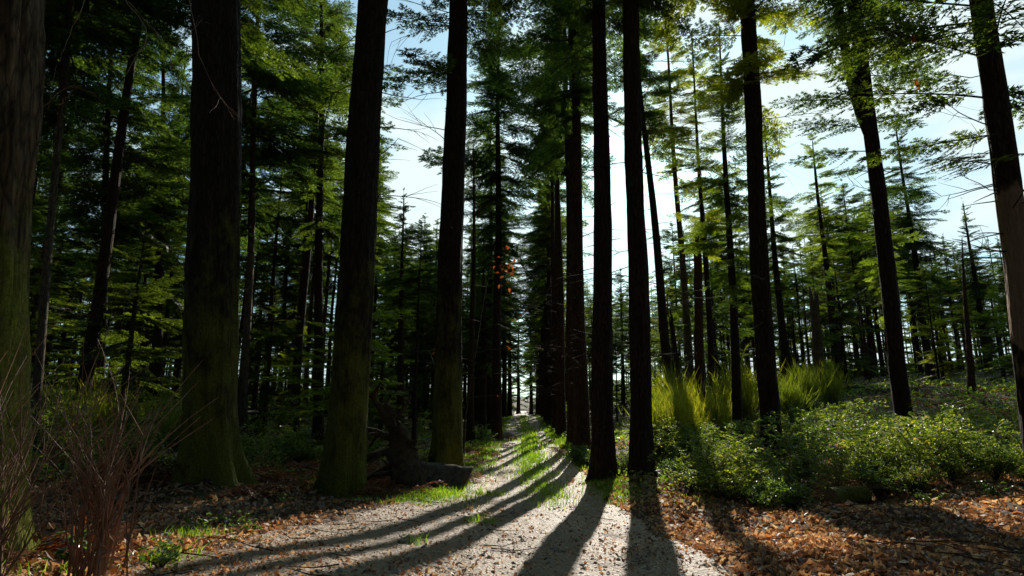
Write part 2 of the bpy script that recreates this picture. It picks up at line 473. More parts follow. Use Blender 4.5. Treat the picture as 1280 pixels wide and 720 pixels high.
def crown_mesh(name, seed, Hc, rmax, nb, needle, lowfrac=0.25, gap=0.0, droop0=-0.22, topup=0.6):
    """crown with its base at z=0; profile widest at lowfrac of the height"""
    rs = random.Random(seed); mb = MB()
    for k in range(nb):
        u = ((k + rs.random()) / nb) ** 1.08
        z = Hc * u
        prof = (0.55 + 0.45 * u / lowfrac) if u < lowfrac else (1 - ((u - lowfrac) / (1 - lowfrac)) ** 1.55)
        az = k * 2.39996 + rs.uniform(-.6, .6)
        lump = mnoise.noise(Vector((math.cos(az) * 1.1 + seed * 9, math.sin(az) * 1.1, z * .33)))
        if rs.random() < gap + .9 * max(0, -lump - .05): continue
        r = rmax * max(prof, 0.13) * rs.uniform(.5, 1.2) * (1 + .75 * lump)
        z += rs.gauss(0, .4)
        pitch = droop0 * (1 - u) + topup * u ** 1.5 + rs.gauss(0, .27)
        V, F, WV, WF = (BR if r > 1.25 else BR_S)[rs.randrange(5 if r > 1.25 else 3)]
        sc = r / (2.5 if r > 1.25 else 1.3)
        M = rotz(az) @ roty(-pitch) @ rotx(rs.uniform(-.2, .2))
        flip = np.array([1, rs.choice((-1, 1)), 1.0])
        off = np.array([0, 0, z])
        mb.add((V * flip * sc) @ M.T + off, F, 0)
        mb.add((WV * flip * sc) @ M.T + off, WF, 1)
    mb.tube([[0, 0, 0], [0.03, 0, Hc * .6], [0, 0, Hc]], [.09, .05, .01], 6, 1)
    return mb.mesh(name, [needle, TWIG], False)


CROWNS = {
    'full': [crown_mesh('full_crown', 1, 17, 3.1, 150, NEEDLE, .22), crown_mesh('full_crown', 2, 15, 2.8, 140, NEEDLE, .3, .05), crown_mesh('full_crown', 8, 16, 3.2, 150, NEEDLE, .45, .05, -.4, .5)],
    'high': [crown_mesh('high_crown', 3, 11, 2.6, 105, NEEDLE, .3, .1), crown_mesh('high_crown', 4, 12, 2.3, 110, NEEDLE, .35, .15), crown_mesh('high_crown', 9, 10, 2.9, 100, NEEDLE, .5, .1, -.1, .5)],
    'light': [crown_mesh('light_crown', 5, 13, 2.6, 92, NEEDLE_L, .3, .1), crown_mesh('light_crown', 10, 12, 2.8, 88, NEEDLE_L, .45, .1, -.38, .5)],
    'young': [crown_mesh('young_crown', 6, 5, 1.5, 62, NEEDLE_L, .12, .05, -.1, .7), crown_mesh('young_crown', 7, 6, 1.7, 66, NEEDLE, .15, .1, -.12, .6)],
}


# ------------------------------------------------------------------ trunks
def generic_trunk(seed, H, dia, mat, bole):
    rs = random.Random(seed); mb = MB()
    zs = np.concatenate([[-.4, 0, .12, .3, .6, 1.2], np.linspace(2.2, H, 12)])
    wob = [(0.04 * math.sin(z * .5 + seed) * min(z / 4, 1), 0.04 * math.cos(z * .37 + 2 * seed) * min(z / 4, 1)) for z in zs]
    pts = np.array([[w[0], w[1], z] for w, z in zip(wob, zs)])
    rad = dia / 2 * ((1 - .93 * np.clip(zs, 0, H) / H) ** .85 + .45 * np.exp(-np.clip(zs, 0, 9) / .28))
    mb.tube(pts, rad, 12)
    db = mb
    for k in range(int(bole * 2.6)):
        z = rs.uniform(2.0, bole + 1.5); a = rs.uniform(0, 6.28); l = rs.choice((.15, .3, .5, .9, 1.5)) * rs.uniform(.7, 1.2)
        d = np.array([math.cos(a), math.sin(a), 0]); r0 = dia / 2 * (1 - .9 * z / H)
        p0 = d * r0 * .7; 
        db.tube([[*p0[:2], z], [*(p0 + d * l * .5)[:2], z + .03 * l], [*(p0 + d * l)[:2], z - .12 * l]], [.014, .009, .003], 4)
        if l > .6:
            for q in range(3):
                s = rs.choice((-1, 1)); pm = p0 + d * l * rs.uniform(.3, .8); pe = pm + np.array([math.cos(a + s * .9), math.sin(a + s * .9), 0]) * l * .35
                db.tube([[*pm[:2], z - .02], [*pe[:2], z - .1 * l]], [.005, .002], 3)
    return mb.mesh('trunk', mat), None


TRUNKS = {
    'full': [generic_trunk(1, 22.5, .40, BARK, 6), generic_trunk(2, 21, .36, BARK, 6), generic_trunk(8, 21.5, .42, BARK, 6)],
    'high': [generic_trunk(3, 23, .34, BARK, 11), generic_trunk(4, 24, .32, BARK_RED, 12), generic_trunk(9, 22, .36, BARK, 12)],
    'light': [generic_trunk(5, 20, .30, BARK, 7), generic_trunk(10, 19, .30, BARK, 7)],
    'young': [generic_trunk(6, 5.2, .09, BARK, .4), generic_trunk(7, 6.2, .10, BARK, .5)],
}
HTS = {'full': [(22.5, 5.6), (21, 6), (21.5, 5.5)], 'high': [(23, 12), (24, 12), (22, 12)], 'light': [(20, 7), (19, 7)], 'young': [(5.2, .3), (6.2, .4)]}


def conifer(kind, x, y, scale, label, group=None, rz=None, lean=(0, 0), var=None, crown_drop=0, name=None, dead=True):
    i = random.randrange(len(TRUNKS[kind])) if var is None else var
    z = gz(x, y)
    t = thing(name or ('young_fir' if kind == 'young' else 'fir_tree'), label, 'tree', (x, y, z - .03), group)
    t.rotation_euler = (lean[0], lean[1], random.uniform(0, 6.28) if rz is None else rz)
    wide = scale * random.uniform(1.0, 1.3)
    t.scale = (wide, wide, scale)
    link('trunk', TRUNKS[kind][i][0], t)
    c = link('crown', CROWNS[kind][i], t); c.location = (0, 0, HTS[kind][i][1] - crown_drop)
    return t


def bark_disp(me_pts, zs, th, seed, amp):
    out = np.zeros((len(zs), len(th)))
    for i, z in enumerate(zs):
        for j, a in enumerate(th):
            p = Vector((math.cos(a) * 3.2, math.sin(a) * 3.2, z * .8 + seed * 17))
            p2 = Vector((math.cos(a) * 8, math.sin(a) * 8, z * 1.6 + seed * 7))
            out[i, j] = amp * (mnoise.noise(p) * .8 + (0.5 - abs(mnoise.noise(p2))) * .55)
    return out


def hero_trunk(seed, H, d_bot, d_top, h_top, mat, flare=.5, amp=.035, wob=.03, lobes=5):
    """detailed trunk; diameter d_bot near the ground and d_top at height h_top"""
    rs = random.Random(seed)
    zs = np.concatenate([np.linspace(-.5, 1.2, 26), np.linspace(1.3, 13, 110), np.linspace(13.6, H, 10)])
    th = np.linspace(0, 2 * math.pi, 65)[:-1]
    slope = (d_bot - d_top) / h_top
    dia = np.maximum(d_bot - slope * np.clip(zs, 0, None), d_top * np.clip((H - zs) / (H - h_top), 0.03, 1)) 
    dia = np.where(zs > h_top, d_top * np.clip((H - zs) / (H - h_top), .03, 1), dia)
    rad = dia / 2
    disp = bark_disp(None, zs, th, seed, 1.0)
    ph = rs.uniform(0, 6)
    fl = flare * np.exp(-np.clip(zs, -.3, 9) / .42)[:, None] * (.55 + .45 * np.cos(lobes * th + ph + .6 * np.sin(2 * th))[None])
    Rr = rad[:, None] * (1 + fl) + disp * amp * np.clip(rad / rad[30], .3, 1)[:, None]
    wx = wob * np.sin(zs * .55 + seed) * np.clip(zs / 3, 0, 1); wy = wob * np.cos(zs * .4 + seed * 2) * np.clip(zs / 3, 0, 1)
    x = wx[:, None] + Rr * np.cos(th); y = wy[:, None] + Rr * np.sin(th)
    z = np.repeat(zs[:, None], len(th), 1)
    n = len(th); i = np.arange(len(zs) - 1)[:, None] * n; j = np.arange(n)[None]; k = (j + 1) % n
    A = i + j; B = i + k; C_ = A + n; D = B + n
    f = np.concatenate([np.stack([A, B, D], -1).reshape(-1, 3), np.stack([A, D, C_], -1).reshape(-1, 3)])
    mb = MB(); mb.add(np.stack([x, y, z], -1).reshape(-1, 3), f)
    return mb.mesh('trunk', mat)


def twiggy(mb, p, d, l, r, rs, depth, curve=.25, mat=0, kids=4, ang=(.4, .9)):
    """a bare forking branch"""
    d = np.asarray(d, float) / np.linalg.norm(d)
    pts = [np.asarray(p, float)]; n = 6
    for k in range(n):
        d = d + np.array([rs.uniform(-1, 1), rs.uniform(-1, 1), rs.uniform(-1, .8)]) * curve * .5
        d /= np.linalg.norm(d)
        pts.append(pts[-1] + d * l / n)
    mb.tube(pts, np.linspace(r, max(r * .35, .0012), n + 1), 5 if r > .01 else 3, mat)
    if depth > 0:
        for k in range(kids):
            i = rs.randrange(2, n + 1)
            ax = np.array([rs.uniform(-1, 1), rs.uniform(-1, 1), rs.uniform(-1, 1)]); ax /= np.linalg.norm(ax)
            dd = pts[i] - pts[i - 1]; dd /= np.linalg.norm(dd)
            a = rs.uniform(*ang)
            side = np.cross(dd, ax); side /= np.linalg.norm(side) + 1e-9
            twiggy(mb, pts[i], dd * math.cos(a) + side * math.sin(a), l * rs.uniform(.4, .65), r * .5, rs, depth - 1, curve, mat, kids, ang)
    return pts


def hero(label, px, py, d, w_bot, px_top, w_top, mat, crown=None, zc=11, csc=1.0, seed=1, H=24, flare=.5, amp=.035, name='fir_tree', dead=0, wob=.03, group=None, dead_z=(3, 10), py_top=0):
    b = at(px, py, d)
    z = gz(b.x, b.y)
    tpt = at(px_top, py_top, d)
    dx = (tpt.x - b.x) / (tpt.z - z)
    ub = math.cos(PITCH) * d + (z - CZ) * math.sin(PITCH); ut = math.cos(PITCH) * d + (tpt.z - CZ) * math.sin(PITCH)
    ca = 1 / math.sqrt(1 + ((px - 640) / FPX) ** 2)          # wide-angle stretch of a round trunk off axis
    d_bot = w_bot * ub / FPX * ca; d_top = w_top * ut / FPX * ca
    t = thing(name, label, 'tree', (b.x, b.y, z), group)
    t.rotation_euler = (0, math.atan(dx), 0)
    h_top = tpt.z - z
    link('trunk', hero_trunk(seed, H, d_bot, d_top, h_top, mat, flare, amp, wob), t)
    if crown:
        kind, i = crown
        c = link('crown', CROWNS[kind][i], t); c.location = (0, 0, zc); c.scale = (csc,) * 3; c.rotation_euler = (0, 0, seed * 1.7)
    if dead:
        rs = random.Random(seed * 5 + 1)
        for k in range(dead):
            mb = MB()
            zz = rs.uniform(*dead_z); a = rs.uniform(0, 6.28); l = rs.choice((.25, .4, .7, 1.2, 1.8)) * rs.uniform(.7, 1.2)
            r0 = (d_bot + (d_top - d_bot) * min(zz / h_top, 1)) / 2 * .8
            twiggy(mb, (math.cos(a) * r0, math.sin(a) * r0, zz), (math.cos(a), math.sin(a), rs.uniform(-.35, .25)), l, .011, rs, 1 if l > .6 else 0, .22, 0, 4)
            link('dead_branch', mb.mesh('dead_branch', TWIG), t)
    return t, d_bot


TA, _ = hero('thick mossy trunk with furrowed brown bark, cut off by the left edge', -46, 697, 3.5, 104, 8, 92, BARK_OLD, ('high', 0), 12, 1.0, 3, 20, .62, .085, 'old_tree')
TB, _ = hero('broadest dark trunk standing behind the bare red twigs, green moss at its foot', 262, 600, 8.5, 66, 269, 58, BARK_MOSS, ('full', 0), 10.5, 1.0, 5, 27, .6, .06, dead=6, dead_z=(6, 10))
TC, _ = hero('dark mossy trunk leaning right just left of the upturned stump', 428, 612, 9.5, 50, 468, 35, BARK_MOSS, ('full', 1), 11, 1.0, 7, 25, .62, .05, dead=16, dead_z=(5, 11))
TD, _ = hero('tall mossy trunk beside the grey log at the left edge of the track', 558, 592, 12, 36, 572, 22, BARK_MOSS, ('high', 1), 11, 1.0, 9, 24, .75, .045, dead=26, dead_z=(4, 11.5))
TE, _ = hero('straight bare trunk at the right edge of the track, left of the sun', 754, 608, 12.5, 28, 750, 15, BARK, ('high', 0), 11, 1.0, 11, 24, .6, .045, dead=22, dead_z=(2.2, 10))
TF, _ = hero('straight trunk right of the sun, its shadow falling down the right side of the track', 803, 622, 12, 27, 789, 18, BARK, ('high', 1), 11, 1.0, 13, 24, .5, .045, dead=22, dead_z=(2.2, 10))
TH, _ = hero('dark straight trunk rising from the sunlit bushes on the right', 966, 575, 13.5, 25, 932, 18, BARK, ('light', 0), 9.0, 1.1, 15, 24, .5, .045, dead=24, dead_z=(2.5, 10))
TI, _ = hero('dark trunk forking into two stems near the top of the picture', 1134, 562, 13.5, 24, 1069, 17, BARK, ('high', 0), 10.5, .9, 17, 24, .3, .025, dead=14, dead_z=(4, 10))
TJ, _ = hero('leaning trunk with peeled pale bark at the right edge', 1306, 600, 8, 44, 1226, 29, BARK_PEEL, ('high', 1), 8.5, .9, 19, 22, .3, .03, dead=22, dead_z=(2.5, 8.5))
# second stem of the forked tree
mb = MB(); zs = np.linspace(7.6, 22, 24)
mb.tube(np.stack([-.02 - .42 * (1 - np.exp(-(zs - 7.6) / 1.2)) - .01 * (zs - 7.6), 0 * zs, zs], -1), np.linspace(.13, .02, 24), 12)
link('side_stem', mb.mesh('side_stem', BARK), TI)
# live branches of the leaning right tree and the forked tree, low on the trunk
def live_branches(t, specs, needle, seed):
    rs = random.Random(seed); mb = MB()
    for (z, az, l, pitch) in specs:
        V, F, WV, WF = BR[rs.randrange(5)]
        M = rotz(az) @ roty(-pitch); s = l / 2.5
        mb.add((V * s) @ M.T + [0, 0, z], F, 0); mb.add((WV * s) @ M.T + [0, 0, z], WF, 1)
    return link('low_boughs', mb.mesh('low_boughs', [needle, TWIG], False), t)
live_branches(TJ, [(5.6, 3.0, 2.3, .12), (5.1, 2.6, 1.7, .0), (6.4, 3.3, 2.4, .15), (5.9, .4, 2.0, 0), (6.9, 2.8, 2.6, .1), (4.6, 3.5, 1.6, -.1), (6.2, 4.2, 2.2, .1), (7.3, 3.1, 2.5, .1), (7.0, 2.2, 2.2, .1)], NEEDLE, 3)
live_branches(TI, [(6.3, .2, 1.6, -.1), (6.6, 3.4, 1.5, .0), (7.2, 2.7, 1.8, .1), (7.8, 3.2, 2.0, .1), (8.6, 3.0, 2.2, .1), (8.2, .3, 1.7, 0), (9.3, .1, 2.0, .1), (5.6, 3.3, 1.3, 0), (9.0, 3.8, 2, .1)], NEEDLE, 4)
live_branches(TD, [(9.2, 2.6, 2.2, .1), (9.8, .3, 1.6, .1), (8.7, 4.3, 1.8, 0), (10.3, 3.2, 2, .1), (10.6, 0.0, 2, .1)], NEEDLE, 5)

# ------------------------------------------------------------------ the row along the right of the track and named mid-distance trees
def mid(label, px, py, d, w, kind, px_top=None, py_top=0, mat=BARK, zc=None, csc=1.0, H=22, seed=0, i=0, group=None, name='fir_tree', dead=True):
    """a slimmer tree with its own trunk size: simple tube trunk, shared crown"""
    b = at(px, py, d); z = gz(b.x, b.y)
    dia = w * d / FPX / math.sqrt(1 + ((px - 640) / FPX) ** 2)
    t = thing(name, label, 'tree', (b.x, b.y, z), group)
    if px_top is not None:
        tp = at(px_top, py_top, d); t.rotation_euler = (0, math.atan((tp.x - b.x) / (tp.z - z)), 0)
    tr, db = generic_trunk(seed + 40, H, dia, mat, (zc or 8))
    link('trunk', tr, t)
    if kind:
        c = link('crown', CROWNS[kind][i], t); c.location = (0, 0, zc); c.scale = (csc,) * 3; c.rotation_euler = (0, 0, seed * 2.1)
    return t


row2 = [(723, 567, 19.6, 14, 'slim trunk squeezed between the second and third trunks of the row'), 
        (699, 549, 31.0, 10, 'slim trunk squeezed between the fourth and fifth trunks of the row'),         (686, 539, 43.5, 9, 'slim trunk squeezed between the sixth and seventh trunks of the row')]
row = [(729, 578, 17.0, 20, 'second trunk of the row right of the track, just behind the front pair'),
       (717, 560, 22.0, 15, 'third trunk of the row right of the track, with short dead stubs'),
       (703, 553, 28.0, 12, 'fourth trunk of the row right of the track, slim and dark'),
       (695, 546, 34.0, 11, 'fifth trunk of the row right of the track, half hidden by the row'),
       (689, 541, 40.0, 10, 'sixth trunk of the row right of the track, deep in shade'),
       (684, 537, 47.0, 9, 'seventh trunk of the row right of the track, thin and far back'),
       (680, 533, 56.0, 8, 'eighth trunk of the row right of the track, near the bright opening'),
       (676, 530, 67.0, 7, 'last trunk of the row right of the track, beside the bright opening')]
for k, (px, py, d, w, lab) in enumerate(row):
    mid(lab, px, py, d, w * (.85 if k > 1 else .95), 'high' if k < 4 else 'full', None, 0, BARK_ROW, (10.5, 10.5, 14, 15, 9.5, 8, 7, 6)[k], (.9, 1, .8, .6, 1, 1, 1, 1)[k], (23, 23, 24, 23, 25, 24, 23, 22)[k], k, k % 2, 'firs in the row right of the track')

for px, py, d, w, kd, zc, sc, lab in ((603, 548, 31, 10, 'full', 3.6, .48, 'slim trunk set back from the left edge of the track beyond the log'), (596, 543, 43, 9, 'full', 4, .62, 'dim trunk far back, left of the track edge row'), (611, 545, 36, 10, 'full', 7.5, 1.05, 'second slim trunk along the left edge of the track, deep in shade'), (622, 540, 46, 8, 'full', 6, 1, 'third slim trunk along the left edge of the track, far back'),
                                    (630, 534, 60, 7, 'full', 5.5, 1, 'fourth trunk along the left edge of the track, near the bright opening'), (637, 528, 80, 6, 'full', 5, 1, 'last trunk on the left of the bright opening at the track end'),
                                    (664, 520, 112, 5, 'full', 5.2, 1.1, 'fir closing the track end right above the bright opening'), (648, 520, 120, 5, 'full', 5.5, 1.1, 'fir closing the track end left of the bright opening'), (672, 524, 95, 5, 'full', 4.5, 1.1, 'fir right of the bright opening at the track end')):
    mid(lab, px, py, d, w, kd, None, 0, BARK, zc, sc, zc + 15 * min(sc, 1), 60 + px % 9, px % 2, 'firs at the far end of the track')
for k, (px, py, d, w, lab) in enumerate(row2):
    mid(lab, px, py, d, w * .8, 'high', None, 0, BARK_ROW, (14, 15, 12)[k], .6, 23, 80 + k, k % 3, 'firs in the row right of the track')
mid('thin trunk leaning left over the broom, right of the sun', 842, 530, 24, 14, 'high', 800, 100, BARK, 13, .8, 23, 20, 0)
mid('slender pale trunk with high crown behind the broom', 866, 512, 27, 11, 'light', 834, 70, BARK_PALE, 12, .75, 22, 21, 0)
mid('slim straight trunk right of the broken red snag', 893, 512, 22.5, 10, 'light', 868, 110, BARK, 6.6, .75, 16.5, 22, 0)
mid('dark trunk with pale green boughs between the snag and the straight dark trunk', 921, 528, 15.5, 14, 'light', 905, 160, BARK, 4.6, .62, 12.5, 23, 0)
mid('mid-sized fir standing behind the straight dark trunk in the bushes', 985, 492, 30, 12, 'full', None, 0, BARK, 6, .62, 16, 24, 1)
mid('reddish slim trunk on the bracken slope at far right', 1214, 487, 25, 11, None, 1204, 300, BARK_RED, 6, .6, 7, 25)
mid('fir with open crown right of the forked tree', 1165, 482, 38, 12, 'full', None, 0, BARK, 6.0, .78, 18, 26, 0)
mid('fir with rounded top between the two dark trunks on the right', 1048, 478, 36, 12, 'light', None, 0, BARK, 8, .72, 16.5, 27, 0)
mid('short full fir behind the bracken slope near the right edge', 1238, 470, 42, 11, 'full', None, 0, BARK, 4.0, .6, 13, 28, 1)
mid('straight dim trunk left of the leaning mossy trunk', 399, 528, 22, 14, 'full', 402, 0, BARK, 8, 1, 23, 30, 1)
mid('pale leaning trunk close behind the old tree at the left edge', 40, 560, 13, 14, 'full', 75, 150, BARK_PALE, 8.5, 1, 22, 31, 0)
mid('slim trunk at the left edge of the track beyond the grey log', 621, 552, 26, 13, 'full', None, 0, BARK, 8.5, .9, 23, 32, 2)
mid('thin trunk close to the right side of the mossy trunk by the log', 588, 550, 24, 10, None, None, 0, BARK, 11.5, .7, 13, 33, 1)
mid('pale slim trunk right behind the broadest dark trunk', 303, 545, 19, 12, 'full', 318, 150, BARK_PALE, 7, 1, 22, 34, 1)
mid('slim trunk between the broadest trunk and the pale leaning one', 122, 545, 20, 12, 'full', 136, 150, BARK, 6, 1, 22, 35, 0)
mid('dim trunk just left of the broadest dark trunk', 196, 540, 24, 14, 'full', 203, 100, BARK, 5.5, 1, 22, 36, 1)
mid('slim trunk just right of the leaning mossy trunk', 500, 545, 24, 11, 'high', 505, 200, BARK, 5.5, .45, 10.5, 37, 1)


def snag(label, px, py, d, w, py_top, px_top, mat, seed):
    b = at(px, py, d); z = gz(b.x, b.y); tp = at(px_top, py_top, d)
    rs = random.Random(seed); H = tp.z - z; dia = w * d / FPX
    mb = MB(); n = 16
    zs = np.concatenate([[-.3], np.linspace(0, H, 14)]); th = np.linspace(0, 6.283, n + 1)[:-1]
    R = dia / 2 * (1 - .25 * zs / H + .3 * np.exp(-np.clip(zs, 0, 9) / .3))[:, None] * (1 + .08 * np.array([[rs.uniform(-1, 1) for _ in th] for _ in zs]))
    zz = np.repeat(zs[:, None], n, 1); zz[-1] += np.array([rs.uniform(-.5, .5) for _ in th])
    lx = (tp.x - b.x) / H
    v = np.stack([R * np.cos(th) + lx * zz, R * np.sin(th), zz], -1).reshape(-1, 3)
    i = np.arange(len(zs) - 1)[:, None] * n; j = np.arange(n)[None]; k = (j + 1) % n
    A = i + j; B = i + k; C_ = A + n; D = B + n
    f = np.concatenate([np.stack([A, B, D], -1).reshape(-1, 3), np.stack([A, D, C_], -1).reshape(-1, 3)])
    v = np.concatenate([v, [[lx * H, 0, H - .3]]])
    f = np.concatenate([f, np.stack([np.full(n, len(v) - 1), (len(zs) - 1) * n + np.arange(n), (len(zs) - 1) * n + (np.arange(n) + 1) % n], -1)])
    mb.add(v, f)
    t = thing('broken_trunk', label, 'dead tree', (b.x, b.y, z))
    link('trunk', mb.mesh('trunk', mat), t)
    for q in range(7):
        db = MB()
        zq = rs.uniform(H * .35, H * .95); a = rs.uniform(0, 6.28)
        twiggy(db, (lx * zq, 0, zq), (math.cos(a), math.sin(a), rs.uniform(-.2, .3)), rs.uniform(.3, .8), .012, rs, 0)
        link('branch_stub', db.mesh('branch_stub', TWIG), t)


snag('broken reddish trunk with splintered top standing in the broom', 875, 535, 19, 13, 303, 872, BARK_RED, 1)
snag('broken pale trunk on the slope between the two dark trunks at right', 1026, 492, 27, 14, 368, 1017, BARK_PALE, 2)
snag('thin crooked dead pole crossing the leaning trunk in the broom', 858, 535, 21, 7, 395, 838, BARK, 3)

# ------------------------------------------------------------------ random forest
def skyline(px):
    pts = [(-400, -300), (494, -300), (496, 262), (618, 262), (628, -300), (728, -300), (736, 330), (806, 330), (815, 110), (950, 130), (962, 285),
           (1008, 270), (1020, 225), (1088, 225), (1096, 190), (1185, 200), (1200, 290), (1700, 290)]
    return float(np.interp(px, [p[0] for p in pts], [p[1] for p in pts]))


taken = [(o.location.x, o.location.y) for o in bpy.data.objects if o.type == 'EMPTY']
cands = []
LM = [(-20, 'the leftmost trunk'), (262, 'the broadest trunk'), (435, 'the leaning trunk'), (560, 'the log-side trunk'),
      (655, 'the track'), (745, 'the row'), (800, 'the sun-side trunk'), (955, 'the bush-side trunk'), (1110, 'the forked tree'), (1275, 'the rightmost trunk')]
tries = 0
while tries < 9000 and len(cands) < 262:
    tries += 1
    if tries % 2:
        y = random.uniform(14, 86); x = random.uniform(-.92 * y - 4, .96 * y + 4)
    else:
        y = random.uniform(24, 90); x = (random.uniform(470, 1280) - 640) / 750 * y
    side = -1 if x < float(path_mid(y)) else 1
    if abs(x - float(path_mid(y))) < 2.3: continue
    if side > 0 and y < 26: continue
    if side < 0 and y < 17 and x > -4: continue
    sp = 3.0 if side < 0 else (3.4 if y < 60 else 3.0)
    if any((x - a) ** 2 + (y - b) ** 2 < sp * sp for a, b in taken): continue
    pxx, _ = px_of(x, y)
    c = x - y * math.tan(SUN_AZ)
    lit = -7.5 < c < 7.0 and 24 < y < 78
    if -60 > pxx or pxx > 1340:
        if random.random() < .7: continue
    w = max(60, 3.6 / y * FPX)
    sk = max(skyline(pxx - w * .55), skyline(pxx), skyline(pxx + w * .55))
    sk += random.uniform(0, 45) if sk > 0 else 0
    top = at(pxx, sk, y).z - gz(x, y)
    if sk < 0: top = 99
    if lit: top = min(top, .445 * (y - 20) + random.uniform(-1.5, 1.5))
    if top < 4.5: continue
    taken.append((x, y)); cands.append((x, y, top, pxx, side))

per_gap = {}
for q in cands:
    x, y, top, pxx, side = q
    g = sum(1 for l in LM if l[0] < pxx)
    per_gap.setdefault((g, y > 42), []).append(q)
ORD = ['leftmost', 'second from left', 'third from left', 'fourth from left', 'fifth from left', 'sixth from left', 'seventh from left', 'eighth from left', 'ninth from left', 'tenth from left',
       'eleventh from left', 'twelfth from left', 'thirteenth from left', 'fourteenth from left', 'fifteenth from left', 'sixteenth from left', 'seventeenth from left', 'eighteenth from left', 'nineteenth from left', 'twentieth from left', 'twenty-first from left', 'twenty-second from left', 'twenty-third from left', 'twenty-fourth from left', 'twenty-fifth from left', 'twenty-sixth from left', 'twenty-seventh from left', 'twenty-eighth from left', 'twenty-ninth from left', 'thirtieth from left']
for (g, farq), L_ in per_gap.items():
    L_.sort(key=lambda q: q[3])
    a = LM[g - 1][1] if g > 0 else None; b = LM[g][1] if g < len(LM) else None
    where = f'between {a} and {b}' if a and b else (f'left of {b}' if b else f'right of {a}')
    grp0 = where
    for k, (x, y, top, pxx, side) in enumerate(L_):
        if side < 0:
            kind = random.choice(('high', 'full', 'high', 'high', 'high')) if y < 45 else random.choice(('full', 'high', 'full', 'high'))
        else:
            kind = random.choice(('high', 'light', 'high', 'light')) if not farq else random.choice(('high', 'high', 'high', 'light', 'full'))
        if top < 9: kind = 'young' if top < 6.5 else 'high'
        i = random.randrange(len(TRUNKS[kind])); H = HTS[kind][i][0]
        s = random.uniform(.88, 1.12)
        if H * s > top: s = top / H
        if farq:
            lab = f'far dim fir trunk deep in the wood {where}'; grp = f'far firs {where}'
        else:
            lab = f'slim background fir {where}, {ORD[min(k, 29)]} there'; grp = f'background firs {where}'
        conifer(kind, x, y, s, lab, grp, lean=(random.gauss(0, .012), random.gauss(0, .012)), var=i)

# young firs in the under-storey
yf = [(150, 540, 17, 1.0), (95, 545, 19, 1.1), (330, 540, 20, .8), (365, 535, 26, 1.0), (475, 540, 25, .9), (215, 530, 26, 1.2), (900, 515, 26, 1.1), (845, 520, 30, 1.0),
      (1060, 490, 32, 1.2), (1180, 480, 34, 1.1), (1255, 470, 36, 1.3), (20, 535, 20, 1.2), (530, 540, 32, 1.0), (1000, 490, 34, .9)]
for k, (px, py, d, s) in enumerate(yf):
    p = at(px, py, d); g = sum(1 for l in LM if l[0] < px)
    a = LM[g - 1][1]; b = LM[g][1]
    same = sorted(q[0] for q in yf if sum(1 for l in LM if l[0] < q[0]) == g)
    conifer('young', p.x, p.y, s, f'young feathery fir between {a} and {b}' + (f', {ORD[same.index(px)]}' if len(same) > 1 else ''), 'young firs under the tall trees')

# far-off wood
def far_wood():
    mb = MB(); rs = random.Random(5)
    V, F, WV, WF = BR_S[0]
    for k in range(600):
        y = rs.uniform(88, 165); x = rs.uniform(-1.02 * y, 1.02 * y)
        if abs(x - float(path_mid(y))) < 4.5: continue
        pxx, _ = px_of(x, y)
        sk = skyline(pxx); top = 23 if sk < 0 else min(23, at(pxx, sk + rs.uniform(0, 70), y).z - 1)
        if top < 5: top = rs.uniform(5, 8)
        z0 = gz(x, y)
        mb.tube([[x, y, z0 - .3], [x, y, z0 + top]], [.2 * top / 22, .03], 6, 1)
        low = rs.choice((.42, .36, .12)); lo2 = rs.random() < .5
        for q in range(30):
            u = rs.random(); z = z0 + top * (low + (1 - low) * u)
            if lo2 and q > 24:
                u = .3; z = z0 + rs.uniform(.3, 2.2)
            r = max(.5, 2.7 * (1 - u)) * rs.uniform(.6, 1.1) * top / 22
            M = rotz(rs.uniform(0, 6.28)) @ roty(rs.uniform(-.3, .25))
            idx = slice(rs.randrange(4), None, 4)
            FF = F[idx]
            vv = V[FF.ravel()].reshape(-1, 3, 3); c = vv.mean(1, keepdims=True); vv = c + (vv - c) * 2.4
            mb.add((vv.reshape(-1, 3) * r / 1.25) @ M.T + [x, y, z], np.arange(len(FF) * 3).reshape(-1, 3), 0)
    for k in range(760):
        y = rs.uniform(115, 178); x = rs.uniform(-1.05 * y, 1.05 * y)
        if abs(x - float(path_mid(y))) < 2.6: continue
        z0 = gz(x, y); hh = rs.uniform(2.5, 7.5)
        for q in range(9):
            M = rotz(rs.uniform(0, 6.28)) @ roty(rs.uniform(-.7, .4)); FF = F[rs.randrange(5)::5]
            vv = V[FF.ravel()].reshape(-1, 3, 3); c = vv.mean(1, keepdims=True); vv = c + (vv - c) * 2.6
            mb.add((vv.reshape(-1, 3) * rs.uniform(1.6, 2.8)) @ M.T + [x, y, z0 + hh * rs.random()], np.arange(len(FF) * 3).reshape(-1, 3), 0)
    for k in range(480):
        y = rs.uniform(62, 120); x = rs.uniform(-1.0 * y, 1.0 * y)
        if abs(x - float(path_mid(y))) < 3.2: continue
        z0 = gz(x, y); hh = rs.uniform(.8, 3.2)
        for q in range(7):
            M = rotz(rs.uniform(0, 6.28)) @ roty(rs.uniform(-.6, .3)); FF = F[rs.randrange(4)::4]
            vv = V[FF.ravel()].reshape(-1, 3, 3); c = vv.mean(1, keepdims=True); vv = c + (vv - c) * 2.2
            mb.add((vv.reshape(-1, 3) * rs.uniform(.8, 1.5)) @ M.T + [x, y, z0 + hh * rs.random()], np.arange(len(FF) * 3).reshape(-1, 3), 0)
    return tag(link('distant_wood', mb.mesh('distant_wood', [NEEDLE, BARK], False)), 'far edge of the fir wood closing the view behind the trunks', 'wood', kind='stuff')


far_wood()


